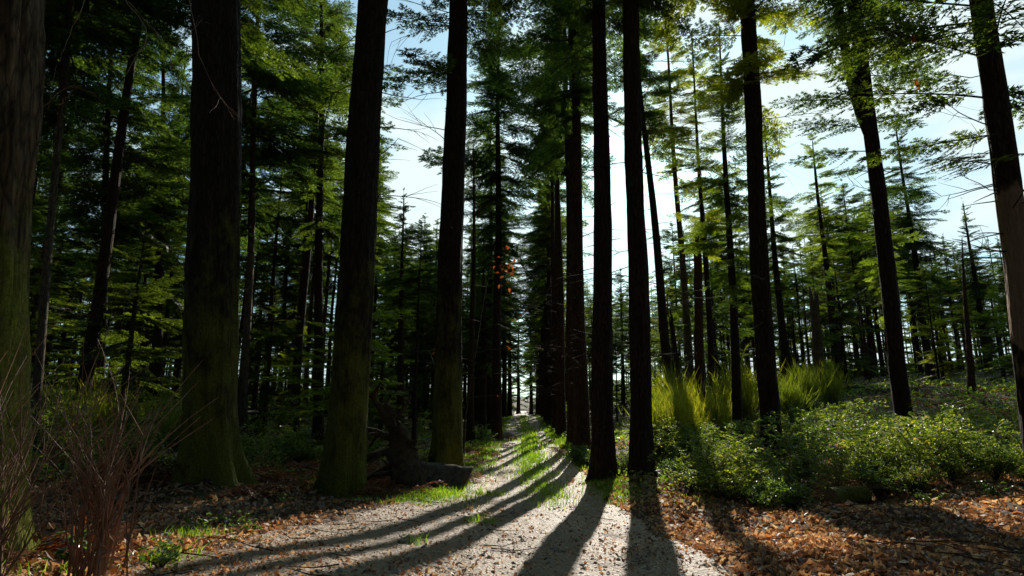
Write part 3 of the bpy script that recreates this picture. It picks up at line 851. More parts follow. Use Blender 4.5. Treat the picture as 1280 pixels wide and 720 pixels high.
# ------------------------------------------------------------------ shrubs
def leaf_quad(rs, l, w, fold=.3):
    """folded pointed leaf along +X"""
    return (np.array([[0, 0, 0], [l * .45, w * .5, fold * w * .5], [l, 0, -.06 * l], [l * .45, -w * .5, fold * w * .5]]), np.array([[0, 1, 2], [0, 2, 3]]))


def rand_rot(rs, up=.6):
    return rotz(rs.uniform(0, 6.283)) @ roty(rs.uniform(-up, up)) @ rotx(rs.uniform(-up, up))


def shrub_meshes(seed, h, r, nst, leafl=.06, mat=SHRUB, dens=1.0):
    rs = random.Random(seed); st = MB(); lf = MB()
    for k in range(nst):
        a = rs.uniform(0, 6.28); rr = r * rs.uniform(.15, 1) ** .7
        hh = h * rs.uniform(.55, 1.05) * (1 - .35 * (rr / r) ** 2)
        e = np.array([math.cos(a) * rr, math.sin(a) * rr, hh]); c = np.array([e[0] * .35, e[1] * .35, hh * .7])
        ts = np.linspace(0, 1, 7)[:, None]
        pts = 2 * ts * (1 - ts) * c + ts ** 2 * e
        st.tube(pts, np.linspace(.009, .003, 7), 4)
        for q in range(int(16 * dens)):
            t = rs.uniform(.25, 1); p = 2 * t * (1 - t) * c + t * t * e
            d = np.array([rs.uniform(-1, 1), rs.uniform(-1, 1), rs.uniform(-.3, .8)]); d /= np.linalg.norm(d)
            l = rs.uniform(.08, .26); pe = p + d * l
            st.tube([p, pe], [.003, .0015], 3)
            for w in range(rs.randrange(5, 9)):
                V, F = leaf_quad(rs, leafl * rs.uniform(.6, 1.3), leafl * .62 * rs.uniform(.8, 1.1))
                lf.add(V @ rand_rot(rs, .65).T + p + d * l * rs.uniform(.2, 1.05), F)
    return st.mesh('stems', TWIG), lf.mesh('leaves', mat, False)


def bramble_meshes(seed, n, l, leafl):
    """long arching canes with spaced leaves"""
    rs = random.Random(seed); st = MB(); lf = MB()
    for k in range(n):
        a = rs.uniform(0, 6.28); ll = l * rs.uniform(.6, 1.2); h = rs.uniform(.55, 1.25); ts = np.linspace(0, 1, 10)
        w = rs.uniform(-.5, .5)
        P = np.stack([np.cos(a + w * ts) * ll * ts, np.sin(a + w * ts) * ll * ts, h * np.sin(ts * 2.5) ** .9 - .1 * ts], -1)
        st.tube(P, np.linspace(.007, .002, 10), 4)
        for q in range(34):
            t = rs.uniform(.15, 1); p = np.array([np.interp(t, ts, P[:, c]) for c in range(3)]) + np.array([rs.gauss(0, .05), rs.gauss(0, .05), rs.gauss(.01, .04)])
            for w3 in range(3):
                V, F = leaf_quad(rs, leafl * rs.uniform(.6, 1.3), leafl * .66)
                lf.add(V @ rand_rot(rs, .55).T + p, F)
    return st.mesh('canes', TWIG_RED), lf.mesh('leaves', SHRUB, False)


BRAMBLE = [bramble_meshes(61, 16, 1.3, .075), bramble_meshes(62, 18, 1.1, .065)]
SHR = [shrub_meshes(31, 1.1, .85, 26), shrub_meshes(32, 1.25, .8, 26), shrub_meshes(33, .8, .8, 22, .055), shrub_meshes(34, 1.0, 1.0, 30, .065)]
SHR_B = [shrub_meshes(36, .45, .5, 14, .05, IVY), shrub_meshes(37, .6, .5, 16, .055, IVY)]


def plant(name, meshes, parts, x, y, s, label, cat, group=None, rz=None, dz=-.02):
    t = thing(name, label, cat, (x, y, gz(x, y) + dz), group)
    t.scale = (s, s, s); t.rotation_euler = (0, 0, random.uniform(0, 6.28) if rz is None else rz)
    for p, m in zip(parts, meshes): link(p, m, t)
    return t


# right-hand thicket (front to back)
bush = []
rs = random.Random(77)
for d, pxs in ((8.6, range(1085, 1330, 52)), (9.6, range(955, 1330, 56)), (10.8, range(900, 1330, 50)), (12.2, range(872, 1330, 48)), (14.2, range(860, 1250, 52)), (16.5, range(985, 1120, 55))):
    for px in pxs:
        p = at(px + rs.uniform(-16, 16), 600, d + rs.uniform(-.4, .4))
        if rs.random() < .14: continue
        bush.append((p.x, p.y, px, d))
for k, (x, y, px, d) in enumerate(bush):
    bright = px < 930 + (d < 10) * 60
    s = rs.uniform(.6, 1.1) * {8.6: .62, 9.6: .74, 10.8: .86, 12.2: .95, 14.2: .95, 16.5: .9}[d]
    rowname = {8.6: 'front', 9.6: 'second', 10.8: 'third', 12.2: 'fourth', 14.2: 'fifth', 16.5: 'last'}[d]
    same = sorted(b[2] for b in bush if b[3] == d)
    o = ORD[same.index(px)]
    plant('leafy_shrub', SHR[rs.randrange(4)], ('stems', 'leaves'), x, y, s,
          f'glossy green shrub in the {rowname} rank of the right thicket, {o}', 'shrub', 'shrubs in the thicket right of the track')

low = [(868, 600, 10.2), (845, 590, 11.5), (900, 615, 9.3), (950, 618, 8.7), (855, 570, 13.5), (870, 560, 15), (925, 600, 9.6), (985, 622, 8.2), (775, 590, 13.4), (735, 575, 15.5), (722, 582, 16)]
for k, (px, py, d) in enumerate(low):
    p = at(px, py, d)
    lab = ['low bright bush at the foot of the thicket, right of the sun-side trunk', 'low pale bush close behind the trunk right of the sun', 'low bush at the edge of the orange leaves, left end of the thicket',
           'small bush at the front of the thicket left of the short log', 'low bush in the sun below the broom', 'low bush at the foot of the broken red snag', 'small bright bush inside the left end of the thicket',
           'small bush just left of the short log', 'low bush between the front pair of trunks', 'low bush at the foot of the second row trunk', 'tiny bush at the right verge of the track'][k]
    plant('low_bush', (SHR_B + SHR[2:3])[k % 3], ('stems', 'leaves'), p.x, p.y, rs.uniform(.8, 1.15), lab, 'shrub', 'low bushes along the right verge')


for k, (px, d, s_) in enumerate(((880, 10.6, .9), (925, 9.7, .85), (985, 10.4, 1.0), (1045, 9.5, .8), (1100, 10.2, 1.0), (1165, 9.2, .9), (1225, 10.0, 1.0), (905, 12.6, 1.05), (1010, 12.4, 1.1), (1075, 13.0, 1.1), (1190, 12.6, 1.1), (1255, 11.8, 1.0), (865, 14.2, 1.0))):
    p = at(px, 600, d)
    plant('bramble_bush', BRAMBLE[k % 2], ('canes', 'leaves'), p.x, p.y, s_ * .88, f'arching bramble canes growing over the right thicket, {ORD[sorted((880, 925, 985, 1045, 1100, 1165, 1225, 905, 1010, 1075, 1190, 1255, 865)).index(px)]}', 'bramble', 'brambles in the right thicket')


# broom
def broom_mesh(seed, h, n):
    rs = random.Random(seed); mb = MB()
    for k in range(n):
        a = rs.uniform(0, 6.28); lean = abs(rs.gauss(0, .33)); l = h * rs.uniform(.55, 1.05)
        b = np.array([rs.gauss(0, .14), rs.gauss(0, .14), 0]); d = np.array([math.cos(a) * math.sin(lean), math.sin(a) * math.sin(lean), math.cos(lean)])
        ts = np.linspace(0, 1, 4)
        pts = b + d * (ts * l)[:, None] + np.array([0, 0, -1]) * (.12 * l * ts ** 2 * math.sin(lean))[:, None]
        mb.tube(pts, [.006, .005, .004, .001], 3)
        for q in range(7):
            t = rs.uniform(.35, .95); p = b + d * t * l; dd = d + np.array([rs.gauss(0, .3), rs.gauss(0, .3), .2]); dd /= np.linalg.norm(dd)
            ll = l * rs.uniform(.12, .3); s = np.cross(dd, [rs.gauss(0, 1), rs.gauss(0, 1), 0]); s = s / np.linalg.norm(s) * .006
            mb.add([p - s, p + s, p + dd * ll], [[0, 1, 2]])
    return (mb.mesh('stems', BROOM, False),)


BRM = [broom_mesh(1, 1.6, 200), broom_mesh(2, 1.9, 220), broom_mesh(3, 1.3, 160)]
brooms = [(838, 540, 17, 1), (862, 535, 18, .9), (882, 530, 19, 1), (905, 525, 20, 1), (930, 522, 20, 1.1), (950, 520, 21, .95), (988, 520, 19, .95), (1010, 512, 22, .9), (826, 545, 19, .8), (852, 525, 22, 1.1), (1040, 505, 23, .9), (915, 515, 24, 1.1),
          (110, 560, 13.5, .95), (78, 565, 12.5, .8), (150, 560, 13, .85), (200, 560, 14, .9), (225, 560, 12.5, .7), (50, 560, 14.5, 1.0)]
brooms += [(822, 548, 16, .95), (848, 545, 15.6, .9), (870, 548, 15.4, .8), (895, 540, 16.5, .9), (835, 528, 21, 1.15)]
for k, (px, py, d, s) in enumerate(brooms):
    p = at(px, py, d); left = px < 400; s *= 1.0 if left else 1.12
    same = sorted(b[0] for b in brooms if (b[0] < 400) == left)
    plant('broom_bush', BRM[k % 3], ('stems',), p.x, p.y, s, (f'feathery dark green broom left of the broadest trunk, {ORD[same.index(px)]}' if left else f'sunlit yellow-green broom right of the sun-side trunk, {ORD[same.index(px)]} of the clump'), 'broom bush', 'broom bushes on the left' if left else 'broom bushes right of the track')


SHR_D = [shrub_meshes(71, .5, .7, 18, .06), bramble_meshes(72, 12, .9, .07), shrub_meshes(73, .7, .6, 16, .055)]
lfloor = [(312, 560, 15), (335, 552, 19), (365, 556, 17), (385, 548, 22), (345, 545, 25), (318, 548, 23), (180, 575, 12), (215, 570, 13.5), (130, 580, 11.5), (95, 590, 10.5), (60, 600, 10), (345, 575, 12.5), (378, 572, 13), (475, 560, 17), (505, 556, 19), (485, 548, 24), (520, 550, 23),
          (600, 556, 24), (590, 562, 20), (330, 590, 10.5), (300, 596, 10), (170, 610, 9), (120, 620, 8.4), (530, 600, 12), (460, 575, 14.5)]
lg = {}
for px, py, d in lfloor: lg.setdefault(sum(1 for l in LM if l[0] < px), []).append(px)
for k, (px, py, d) in enumerate(lfloor):
    p = at(px, py, d); g = sum(1 for l in LM if l[0] < px)
    plant('undergrowth_bush', SHR_D[k % 3], ('stems', 'leaves'), p.x, p.y, rs.uniform(.75, 1.2), f'low green bramble patch between {LM[g-1][1]} and {LM[g][1]}, {ORD[sorted(lg[g]).index(px)]}', 'shrub', 'bramble patches on the left forest floor')


# bracken
def frond(mb, rs, base, az, l, lift):
    n = 12
    d = np.array([math.cos(az), math.sin(az), 0]); s = np.array([-math.sin(az), math.cos(az), 0])
    ts = np.linspace(0, 1, n)
    pts = base + d * (l * .85 * ts)[:, None] + np.array([0, 0, 1]) * (l * (lift * ts - .9 * lift * ts ** 2.2))[:, None]
    mb.tube(pts[::2], np.linspace(.004, .0015, 6), 3)
    for i in range(2, n):
        w = l * .34 * (1 - (i / n)) ** .7 + .02
        for sg in (-1, 1):
            dirp = s * sg * .9 + d * .45 + np.array([0, 0, rs.uniform(-.35, .1)])
            e = pts[i] + dirp * w
            for q in range(4):
                u0 = q / 4; u1 = (q + 1) / 4; m = pts[i] + dirp * w * (u0 + .18)
                wd = .022 * (1 - u0) + .008
                mb.add([pts[i] + dirp * w * u0, pts[i] + dirp * w * u1, m + d * wd * 1.7 + np.array([0, 0, rs.uniform(-.015, .01)])], [[0, 1, 2]])
                mb.add([pts[i] + dirp * w * u0, pts[i] + dirp * w * u1, m - d * wd * 1.3 + np.array([0, 0, rs.uniform(-.015, .01)])], [[0, 1, 2]])


def bracken_mesh(seed, n, l):
    rs = random.Random(seed); mb = MB()
    for k in range(n):
        frond(mb, rs, np.array([rs.gauss(0, .08), rs.gauss(0, .08), 0]), rs.uniform(0, 6.28), l * rs.uniform(.6, 1.1), rs.uniform(.35, 1.1))
    return (mb.mesh('fronds', BRACKEN, False),)


FERN = [bracken_mesh(1, 9, .75), bracken_mesh(2, 8, .6), bracken_mesh(3, 11, .85)]
ferns = [(600, 572, 17), (612, 568, 19), (590, 578, 15.5), (628, 560, 23), (604, 562, 22), (585, 570, 19), (640, 552, 27), (457, 605, 10.2), (500, 612, 9.4), (470, 612, 9.3), (585, 600, 12), (490, 590, 11.6), (385, 590, 11), (340, 590, 11), (360, 600, 9.6), (455, 580, 12.5),
         (700, 572, 20), (712, 578, 18), (690, 560, 24), (872, 590, 11.6), (890, 600, 10.4), (1078, 600, 9.4), (895, 606, 9.4), (912, 590, 11.0), (1020, 596, 9.9), (1072, 585, 8.7), (880, 575, 12.8), (1130, 600, 8.3), (1075, 618, 8.2), (935, 608, 9.2), (1150, 505, 23), (1180, 500, 24), (1210, 500, 22), (1240, 505, 20), (1265, 515, 18), (1195, 490, 28), (1230, 490, 27), (1160, 490, 29), (1265, 495, 24), (1120, 500, 25), (1170, 498, 21), (1192, 503, 19.5), (1222, 506, 19), (1250, 508, 18), (1272, 510, 17), (1145, 495, 27), (1215, 494, 25), (1245, 496, 24), (1275, 500, 22), (1140, 512, 20), (1100, 498, 28),
         (320, 615, 8.2), (100, 690, 4.0), (60, 700, 3.7), (830, 590, 12.2), (1045, 612, 8.8), (215, 615, 8.6), (150, 615, 8), (360, 560, 16), (470, 560, 17), (300, 565, 15), (240, 560, 17)]
fern_where = {}
for k, (px, py, d) in enumerate(ferns):
    p = at(px, py, d); g = sum(1 for l in LM if l[0] < px); fern_where.setdefault(g, []).append(px)
for k, (px, py, d) in enumerate(ferns):
    p = at(px, py, d); g = sum(1 for l in LM if l[0] < px); same = sorted(fern_where[g])
    plant('bracken_fern', FERN[k % 3], ('fronds',), p.x, p.y, (.75 if d < 6 else 1.0) * rs.uniform(.8, 1.15), f'rusty bracken between {LM[g-1][1]} and {LM[g][1]}, {ORD[same.index(px)]}', 'fern', 'dry bracken ferns on the forest floor', dz=0)


# ------------------------------------------------------------------ bare red twig shrubs, front left
def twig_shrub(seed, n, h, spread):
    rs = random.Random(seed); st = MB(); bl = MB()
    for k in range(n):
        a = rs.uniform(0, 6.28); lean = abs(rs.gauss(0, spread)); l = h * rs.uniform(.5, 1.05)
        d = np.array([math.cos(a) * math.sin(lean), math.sin(a) * math.sin(lean), math.cos(lean)])
        twiggy(st, (rs.gauss(0, .06), rs.gauss(0, .06), -.02), d, l, rs.uniform(.005, .009), rs, 1, .12, 0, 4, (.25, .7))
    for k in range(26):
        V, F = leaf_quad(rs, .07 * rs.uniform(.6, 1.2), .04)
        a = rs.uniform(0, 6.28); r = rs.uniform(.03, .28)
        bl.add(V @ rand_rot(rs, 1.2).T + np.array([math.cos(a) * r, math.sin(a) * r, rs.uniform(.03, .4)]), F)
    return st.mesh('stems', TWIG_RED), bl.mesh('dry_leaves', BRACKEN, False)


p = at(122, 712, 3.25)
plant('bare_twig_shrub', twig_shrub(1, 40, .92, .21), ('stems', 'dry_leaves'), p.x, p.y, 1.0, 'bare reddish many-stemmed shrub in the left foreground', 'shrub', rz=.4)
p = at(-35, 720, 2.9)
plant('bare_twig_shrub', twig_shrub(2, 34, .95, .33), ('stems', 'dry_leaves'), p.x, p.y, 1.0, 'bare twig shrub half cut off at the left edge before the old tree', 'shrub', rz=1.4)

# hanging bare bough and twigs of the old tree
def world_twigs(t, name, mat, specs, seed):
    """specs: world polyline control points + radius, forking; stored local to t"""
    bpy.context.view_layer.update()
    inv = np.array(t.matrix_basis.inverted())
    rs = random.Random(seed); mb = MB()
    for pts, r, kids in specs:
        P = np.array([list(q) for q in pts], float)
        n = 14; ts = np.linspace(0, len(P) - 1, n)
        Q = np.stack([np.interp(ts, range(len(P)), P[:, c]) for c in range(3)], -1)
        Q += np.array([[rs.gauss(0, 1) * .006 for _ in range(3)] for _ in Q])
        mb.tube(Q, np.linspace(r, r * .35, n), 5)
        for k in range(kids):
            i = rs.randrange(5, n); d = Q[i] - Q[i - 1]; d /= np.linalg.norm(d) + 1e-9
            d = d + np.array([rs.uniform(-.8, .8), rs.uniform(-.3, .3), rs.uniform(-.8, .3)])
            twiggy(mb, Q[i], d, rs.uniform(.1, .32), r * .4, rs, 1, .3, 0, 2)
    for k in range(len(mb.v)):
        v = mb.v[k]; mb.v[k] = (v @ inv[:3, :3].T + inv[:3, 3]).astype(np.float32)
    return link(name, mb.mesh(name, mat), t)


D = 4.0
world_twigs(TA, 'bare_bough', TWIG_LIGHT, [
    ([at(30, -420, 3.9), at(90, -160, D), at(152, -5, D), at(182, 28, D), at(184, 52, D), at(172, 70, D), at(157, 92, D)], .007, 2),
    ([at(182, 26, D), at(200, 48, D), at(214, 78, D), at(227, 102, D)], .0045, 1),
    ([at(160, 2, D), at(185, 30, D), at(205, 52, D), at(232, 47, D), at(240, 40, D)], .003, 1)], 3)
world_twigs(TA, 'side_twigs', TWIG_RED, [
    ([at(-10, 148, 3.9), at(30, 145, 3.8), at(60, 128, 3.7), at(85, 108, 3.7), at(100, 106, 3.7)], .005, 1),
    ([at(228, -60, D), at(240, 20, D), at(250, 75, D), at(268, 110, D), at(285, 135, D)], .0035, 2),
    ([at(120, -40, D), at(100, 15, D), at(80, 60, D), at(72, 80, D)], .003, 1),
    ([at(75, 130, 3.8), at(88, 118, 3.8), at(101, 105, 3.8)], .003, 0)], 5)

# oak/beech sapling with orange leaves beside the track
def sapling():
    p = at(578, 585, 13.2); z = gz(p.x, p.y)
    t = thing('beech_sapling', 'thin bare sapling with a few orange leaves between the mossy trunk and the track', 'sapling', (p.x, p.y, z))
    rs = random.Random(8); st = MB(); lf = MB()
    stem = [np.array([0, 0, -.1]), np.array([.05, -.1, 1.2]), np.array([.25, -.2, 2.6]), np.array([.45, -.3, 3.9]), np.array([.7, -.3, 5.2])]
    st.tube(stem, [.03, .026, .02, .012, .004], 6)
    for (zz, az, l) in [(1.7, .2, 1.3), (2.1, -.4, 1.5), (2.5, 3.0, 1.2), (2.7, .1, 1.6), (3.2, .5, 1.4), (3.7, -.1, 1.3), (4.2, 2.8, .9), (4.5, .3, 1.0), (2.2, 2.7, 1.5), (3.4, 3.3, 1.2)]:
        b = np.array([np.interp(zz, [s[2] for s in stem], [s[c] for s in stem]) for c in range(3)])
        pts = twiggy(st, b, (math.cos(az), math.sin(az) * .6, .25), l, .013, rs, 2, .3, 0, 5)
        for q in range(7):
            if rs.random() < .72: continue
            c = pts[rs.randrange(3, len(pts))] + np.array([rs.gauss(0, .03), rs.gauss(0, .03), -.03])
            V, F = leaf_quad(rs, .11 * rs.uniform(.7, 1.2), .065)
            lf.add(V @ rand_rot(rs, 1.3).T + c, F)
    for q in range(26):
        c = np.array([.95, -.25, 4.7]) + np.array([rs.gauss(0, .13), rs.gauss(0, .12), rs.gauss(0, .22)])
        V, F = leaf_quad(rs, .11 * rs.uniform(.7, 1.2), .07); lf.add(V @ rand_rot(rs, 1.3).T + c, F)
    link('stem', st.mesh('stem', TWIG), t); link('leaves', lf.mesh('leaves', ORANGE, False), t)


sapling()
# a few dead leaves caught on the long bough of the leaning right tree
bpy.context.view_layer.update()
world_twigs(TJ, 'bare_bough', TWIG, [([at(1248, 28, 8), at(1200, 42, 7.8), at(1160, 52, 7.6), at(1130, 46, 7.5), at(1092, 36, 7.4)], .012, 4),
                                     ([at(1255, 95, 8), at(1210, 96, 7.8), at(1165, 93, 7.6), at(1128, 96, 7.5)], .009, 4),
                                     ([at(1268, 190, 8), at(1215, 192, 7.7), at(1160, 205, 7.5)], .008, 4),
                                     ([at(1270, 235, 8), at(1240, 238, 7.8), at(1215, 225, 7.7), at(1195, 215, 7.6)], .009, 5)], 9)
mb = MB(); rs2 = random.Random(4); inv = np.array(TJ.matrix_basis.inverted())
for c, n in ((at(1143, 45, 7.5), 4), (at(1146, 98, 7.55), 2)):
    for q in range(n):
        V, F = leaf_quad(rs2, .12, .06); V = V @ (rand_rot(rs2, .6) @ roty(1.2)).T + np.array(c) + [rs2.gauss(0, .02), 0, rs2.gauss(0, .05)]
        mb.add(V @ inv[:3, :3].T + inv[:3, 3], F)
link('dead_leaves', mb.mesh('dead_leaves', ORANGE, False), TJ)


# ------------------------------------------------------------------ uprooted stump, logs, stones
def noisy(v, amp, fr, seed):
    out = v.copy()
    for i, p in enumerate(v):
        n = mnoise.noise_vector(Vector(p) * fr + Vector((seed, 0, 0)))
        out[i] = p + np.array(n) * amp
    return out


def log_mesh(L, r, seed, mat, cut, bend=.05, amp=.02, hollow=False):
    mb = MB(); n = 22; m = 26
    ts = np.linspace(0, 1, m); th = np.linspace(0, 6.283, n + 1)[:-1]
    R = r * (1 - .15 * ts)[:, None] * (1 + (.16 if L > 1 else .04) * np.cos(3 * th + 1.3)[None] * (.5 + ts[:, None]))
    v = np.stack([np.repeat((ts * L)[:, None], n, 1), R * np.cos(th) + bend * np.sin(ts * 3)[:, None], R * np.sin(th)], -1).reshape(-1, 3)
    v[:, 0] += np.where(v[:, 0] > L * .9, (v[:, 2] * .35 + .2 * v[:, 1]) * (1 if L > 1 else .1), 0)
    v = noisy(v, amp, 5, seed)
    i = np.arange(m - 1)[:, None] * n; j = np.arange(n)[None]; k = (j + 1) % n
    A = i + j; B = i + k; C_ = A + n; D_ = B + n
    mb.add(v, np.concatenate([np.stack([A, D_, B], -1).reshape(-1, 3), np.stack([A, C_, D_], -1).reshape(-1, 3)]))
    body = mb.mesh('log_body', mat)
    ends = []
    for end, s in ((0, -1), (m - 1, 1)):
        e = MB()
        ring = v[end * n:(end + 1) * n]; c = ring.mean(0); inner = c + (ring - c) * .55 + np.array([s * .012 * -1, 0, 0])
        vv = np.concatenate([ring, inner, [c + [-s * .03, 0, 0]]]); q = np.arange(n); q2 = (q + 1) % n
        e.add(vv, np.concatenate([np.stack([q, q2, n + q2], -1), np.stack([q, n + q2, n + q], -1), np.stack([n + q, n + q2, np.full(n, 2 * n)], -1)]))
        ends.append(e.mesh('cut_end', cut))
    return body, ends


def put_log(name, label, px, py, d, L, r, rz, tilt, seed, mat, cut):
    p = at(px, py, d); z = gz(p.x, p.y)
    t = thing(name, label, 'log', (p.x, p.y, z + r * .75)); t.rotation_euler = (0, tilt, rz)
    b, e = log_mesh(L, r, seed, mat, cut, amp=.035 if L > 1 else .02)
    link('log_body', b, t)
    for q in e: link('cut_end', q, t)
    return t


put_log('fallen_log', 'weathered grey log lying against the mossy trunk beside the track', 505, 598, 10.8, 1.15, .25, .15, .12, 3, GREYWOOD, GREYWOOD)
put_log('short_log', 'short sawn log lying at the front of the right thicket among leaves', 1040, 634, 7.9, .55, .13, .25, -.05, 5, BARK_MOSS, CUTWOOD)


def root_stump():
    p = at(492, 600, 10.4); z = gz(p.x, p.y)
    t = thing('uprooted_stump', 'upturned tree stump with gnarled roots behind the grey log', 'stump', (p.x, p.y, z))
    rs = random.Random(21); mb = MB()
    body = [np.array([0.22, 0, -.2]), np.array([.2, 0, .25]), np.array([.12, 0, .6]), np.array([-.02, .02, .95]), np.array([-.16, 0, 1.5])]
    n0 = mb.n
    ts = np.linspace(0, 4, 22); P = np.stack([np.interp(ts, range(5), [b[c] for b in body]) for c in range(3)], -1)
    mb.tube(P, np.interp(ts, range(5), [.36, .27, .20, .15, .03]), 20)
    for k in range(len(mb.v)): mb.v[k] = noisy(noisy(mb.v[k], .13, 2.6, 4.0), .09, 6, 2.0).astype(np.float32)
    link('stump_body', mb.mesh('stump_body', DEADWOOD), t)
    for (zz, d, l, r) in [(1.0, (-.5, -.2, .9), .85, .10), (.85, (-1, -.2, .35), .6, .09), (.6, (-1, -.3, .05), .65, .09), (.4, (-1, .1, -.15), .7, .09), (1.1, (.3, -.1, 1), .45, .07), (.75, (.9, -.3, .4), .4, .07), (.9, (-.3, -.8, .4), .4, .07), (.3, (-1, -.4, -.1), .7, .07), (.2, (.9, -.6, -.1), .7, .07)]:
        rb = MB(); c = np.array([np.interp(zz, [b[2] for b in body], [b[c] for b in body]) for c in range(3)])
        twiggy(rb, c, d, l, r, rs, 1, .45, 0, 2)
        link('root', rb.mesh('root', DEADWOOD), t)


root_stump()
# stone at the left verge, far up the track
def stone(px, py, d, r, seed, label):
    th = []; mb = MB(); n, m = 18, 12
    u = np.linspace(0, math.pi, m); w = np.linspace(0, 2 * math.pi, n + 1)[:-1]
    v = np.stack([np.sin(u)[:, None] * np.cos(w), np.sin(u)[:, None] * np.sin(w), np.repeat(np.cos(u)[:, None], n, 1) * .7], -1).reshape(-1, 3)
    v = noisy(v, .28, 1.4, seed) * r
    i = np.arange(m - 1)[:, None] * n; j = np.arange(n)[None]; k = (j + 1) % n
    A = i + j; B = i + k; C_ = A + n; D_ = B + n
    mb.add(v, np.concatenate([np.stack([A, C_, D_], -1).reshape(-1, 3), np.stack([A, D_, B], -1).reshape(-1, 3)]))
    o = link('stone', mb.mesh('stone', STONE)); p = at(px, py, d); o.location = (p.x, p.y, gz(p.x, p.y) + r * .3)
    tag(o, label, 'stone')


stone(634, 546, 29, .28, 3, 'dark rounded stone at the left verge far up the track')

# leafy seedlings, front left
SEED = shrub_meshes(51, .17, .16, 5, .06, IVY, .22)
seeds = [(215, 690, 3.7, 1.0, 'pale green seedling on bare ground right of the red twigs'), (242, 660, 5.0, 1.0, 'small green seedling under the broadest trunk'), (285, 655, 5.4, .9, 'small green seedling in the strip of sun left of the track'),
         (95, 705, 3.6, 1.1, 'green seedling at the foot of the red twigs'), (350, 632, 7.3, .9, 'seedling at the foot of the leaning mossy trunk'), (310, 662, 5.2, .8, 'rightmost seedling in the sun strip left of the track'),
         (200, 704, 3.45, .9, 'low seedling nearest the camera right of the red twigs'), (1160, 640, 7.3, 1.2, 'green seedling before the dark middle of the thicket'), (1245, 640, 7.6, 1.2, 'green seedling at the right end of the thicket front')]
for px, py, d, s, lab in seeds:
    p = at(px, py, d); plant('seedling', SEED, ('stems', 'leaves'), p.x, p.y, s * .75, lab, 'plant', 'leafy seedlings', dz=0)


# ------------------------------------------------------------------ ground cover: fallen leaves, grass, pebbles, twigs
def scatter_quads(name, pts, sizes, mat, label, cat, up=.55, seed=1, aspect=.6, lift=.012, curl=.35):
    n = len(pts); r = np.random.default_rng(seed)
    L_ = sizes[:, None]; W = L_ * aspect
    c = curl * r.uniform(-1, 1.4, (n, 1))
    base = np.stack([np.concatenate([-L_ * .5, 0 * L_, c * L_ * .35], 1), np.concatenate([-.05 * L_, W * .5, 0 * L_ + .12 * L_], 1),
                     np.concatenate([L_ * .5, 0 * L_, c * L_ * .45], 1), np.concatenate([-.05 * L_, -W * .5, 0 * L_ + .12 * L_], 1)], 1)
    a = r.uniform(0, 2 * math.pi, n); tx = r.normal(0, up, n); ty = r.normal(0, up, n)
    x, y, z = base[..., 0], base[..., 1], base[..., 2]
    y, z = y * np.cos(tx)[:, None] - z * np.sin(tx)[:, None], y * np.sin(tx)[:, None] + z * np.cos(tx)[:, None]
    x, z = x * np.cos(ty)[:, None] + z * np.sin(ty)[:, None], -x * np.sin(ty)[:, None] + z * np.cos(ty)[:, None]
    x, y = x * np.cos(a)[:, None] - y * np.sin(a)[:, None], x * np.sin(a)[:, None] + y * np.cos(a)[:, None]
    v = np.stack([x, y, z], -1) + pts[:, None] + np.array([0, 0, lift])
    mb = MB()
    i = np.arange(n)[:, None] * 4
    mb.add(v.reshape(-1, 3), np.concatenate([i + [[0, 1, 2]], i + [[0, 2, 3]]]).reshape(-1, 3))
    return tag(link(name, mb.mesh(name, mat, False)), label, cat, kind='stuff')


def sample(n, f, ylo, yhi, power=1.0, seed=2):
    r = np.random.default_rng(seed)
    y = ylo * (yhi / ylo) ** r.random(n)
    x = (r.random(n) * 2.0 - 1.0) * (y * .98 + .6)
    keep = r.random(n) < f(x, y)
    x, y = x[keep], y[keep]
    return np.stack([x, y, ground(x, y)], -1)


def litter_density(x, y):
    s = path_s(x, y)
    vlm = np.exp(-((s + 1.20) / .36) ** 2) * np.clip((y - 8.5) / 3, 0, 1)
    right = np.clip((s - .85) / .4, 0, 1) * (1.0 - .55 * np.clip((y - 9) / 4, 0, 1))
    left = np.clip((-s - .9) / .8, 0, 1) * .55
    mid_ = .06 + .30 * np.clip((np.abs(s) - .45) / .55, 0, 1) ** 1.5 + .26 * np.clip((10 - y) / 5, 0, 1)
    return (1 - .85 * vlm) * np.clip((right + left + mid_) * (.75 + 1.1 * vnoise(x * .9 + 3, y * .9)), 0, 1)


P = sample(150000, litter_density, 2.2, 26)
on_track = np.abs(path_s(P[:, 0], P[:, 1])) < .95
scatter_quads('leaf_litter', P, np.where(on_track, rng.uniform(.02, .065, len(P)), rng.lognormal(-2.72, .42, len(P)).clip(.025, .14)) * np.clip(P[:, 1] / 8, .75, 1.6), LITTER, 'brown and orange fallen leaves strewn over the forest floor', 'fallen leaves', .75, 3)


def grass_density(x, y):
    s = (x - path_mid(y)) / path_half(y)
    n = .5 + 1.3 * vnoise(x * 1.1 + 9, y * .7 + 4)
    centre = np.exp(-((s - .15) / .27) ** 2) * np.clip((y - 8.5) / 3, 0, 1)
    vl = np.exp(-((s + 1.20) / .34) ** 2) * np.clip((y - 8.0) / 3, 0, 1)
    vr = np.exp(-((s - 1.12) / .22) ** 2) * np.clip((y - 9) / 3, 0, 1) * .9
    return np.clip((centre * 1.5 + vl * 4.0 + vr * 1.8) * n, 0, 1) * np.clip(60 / y, .3, 1)


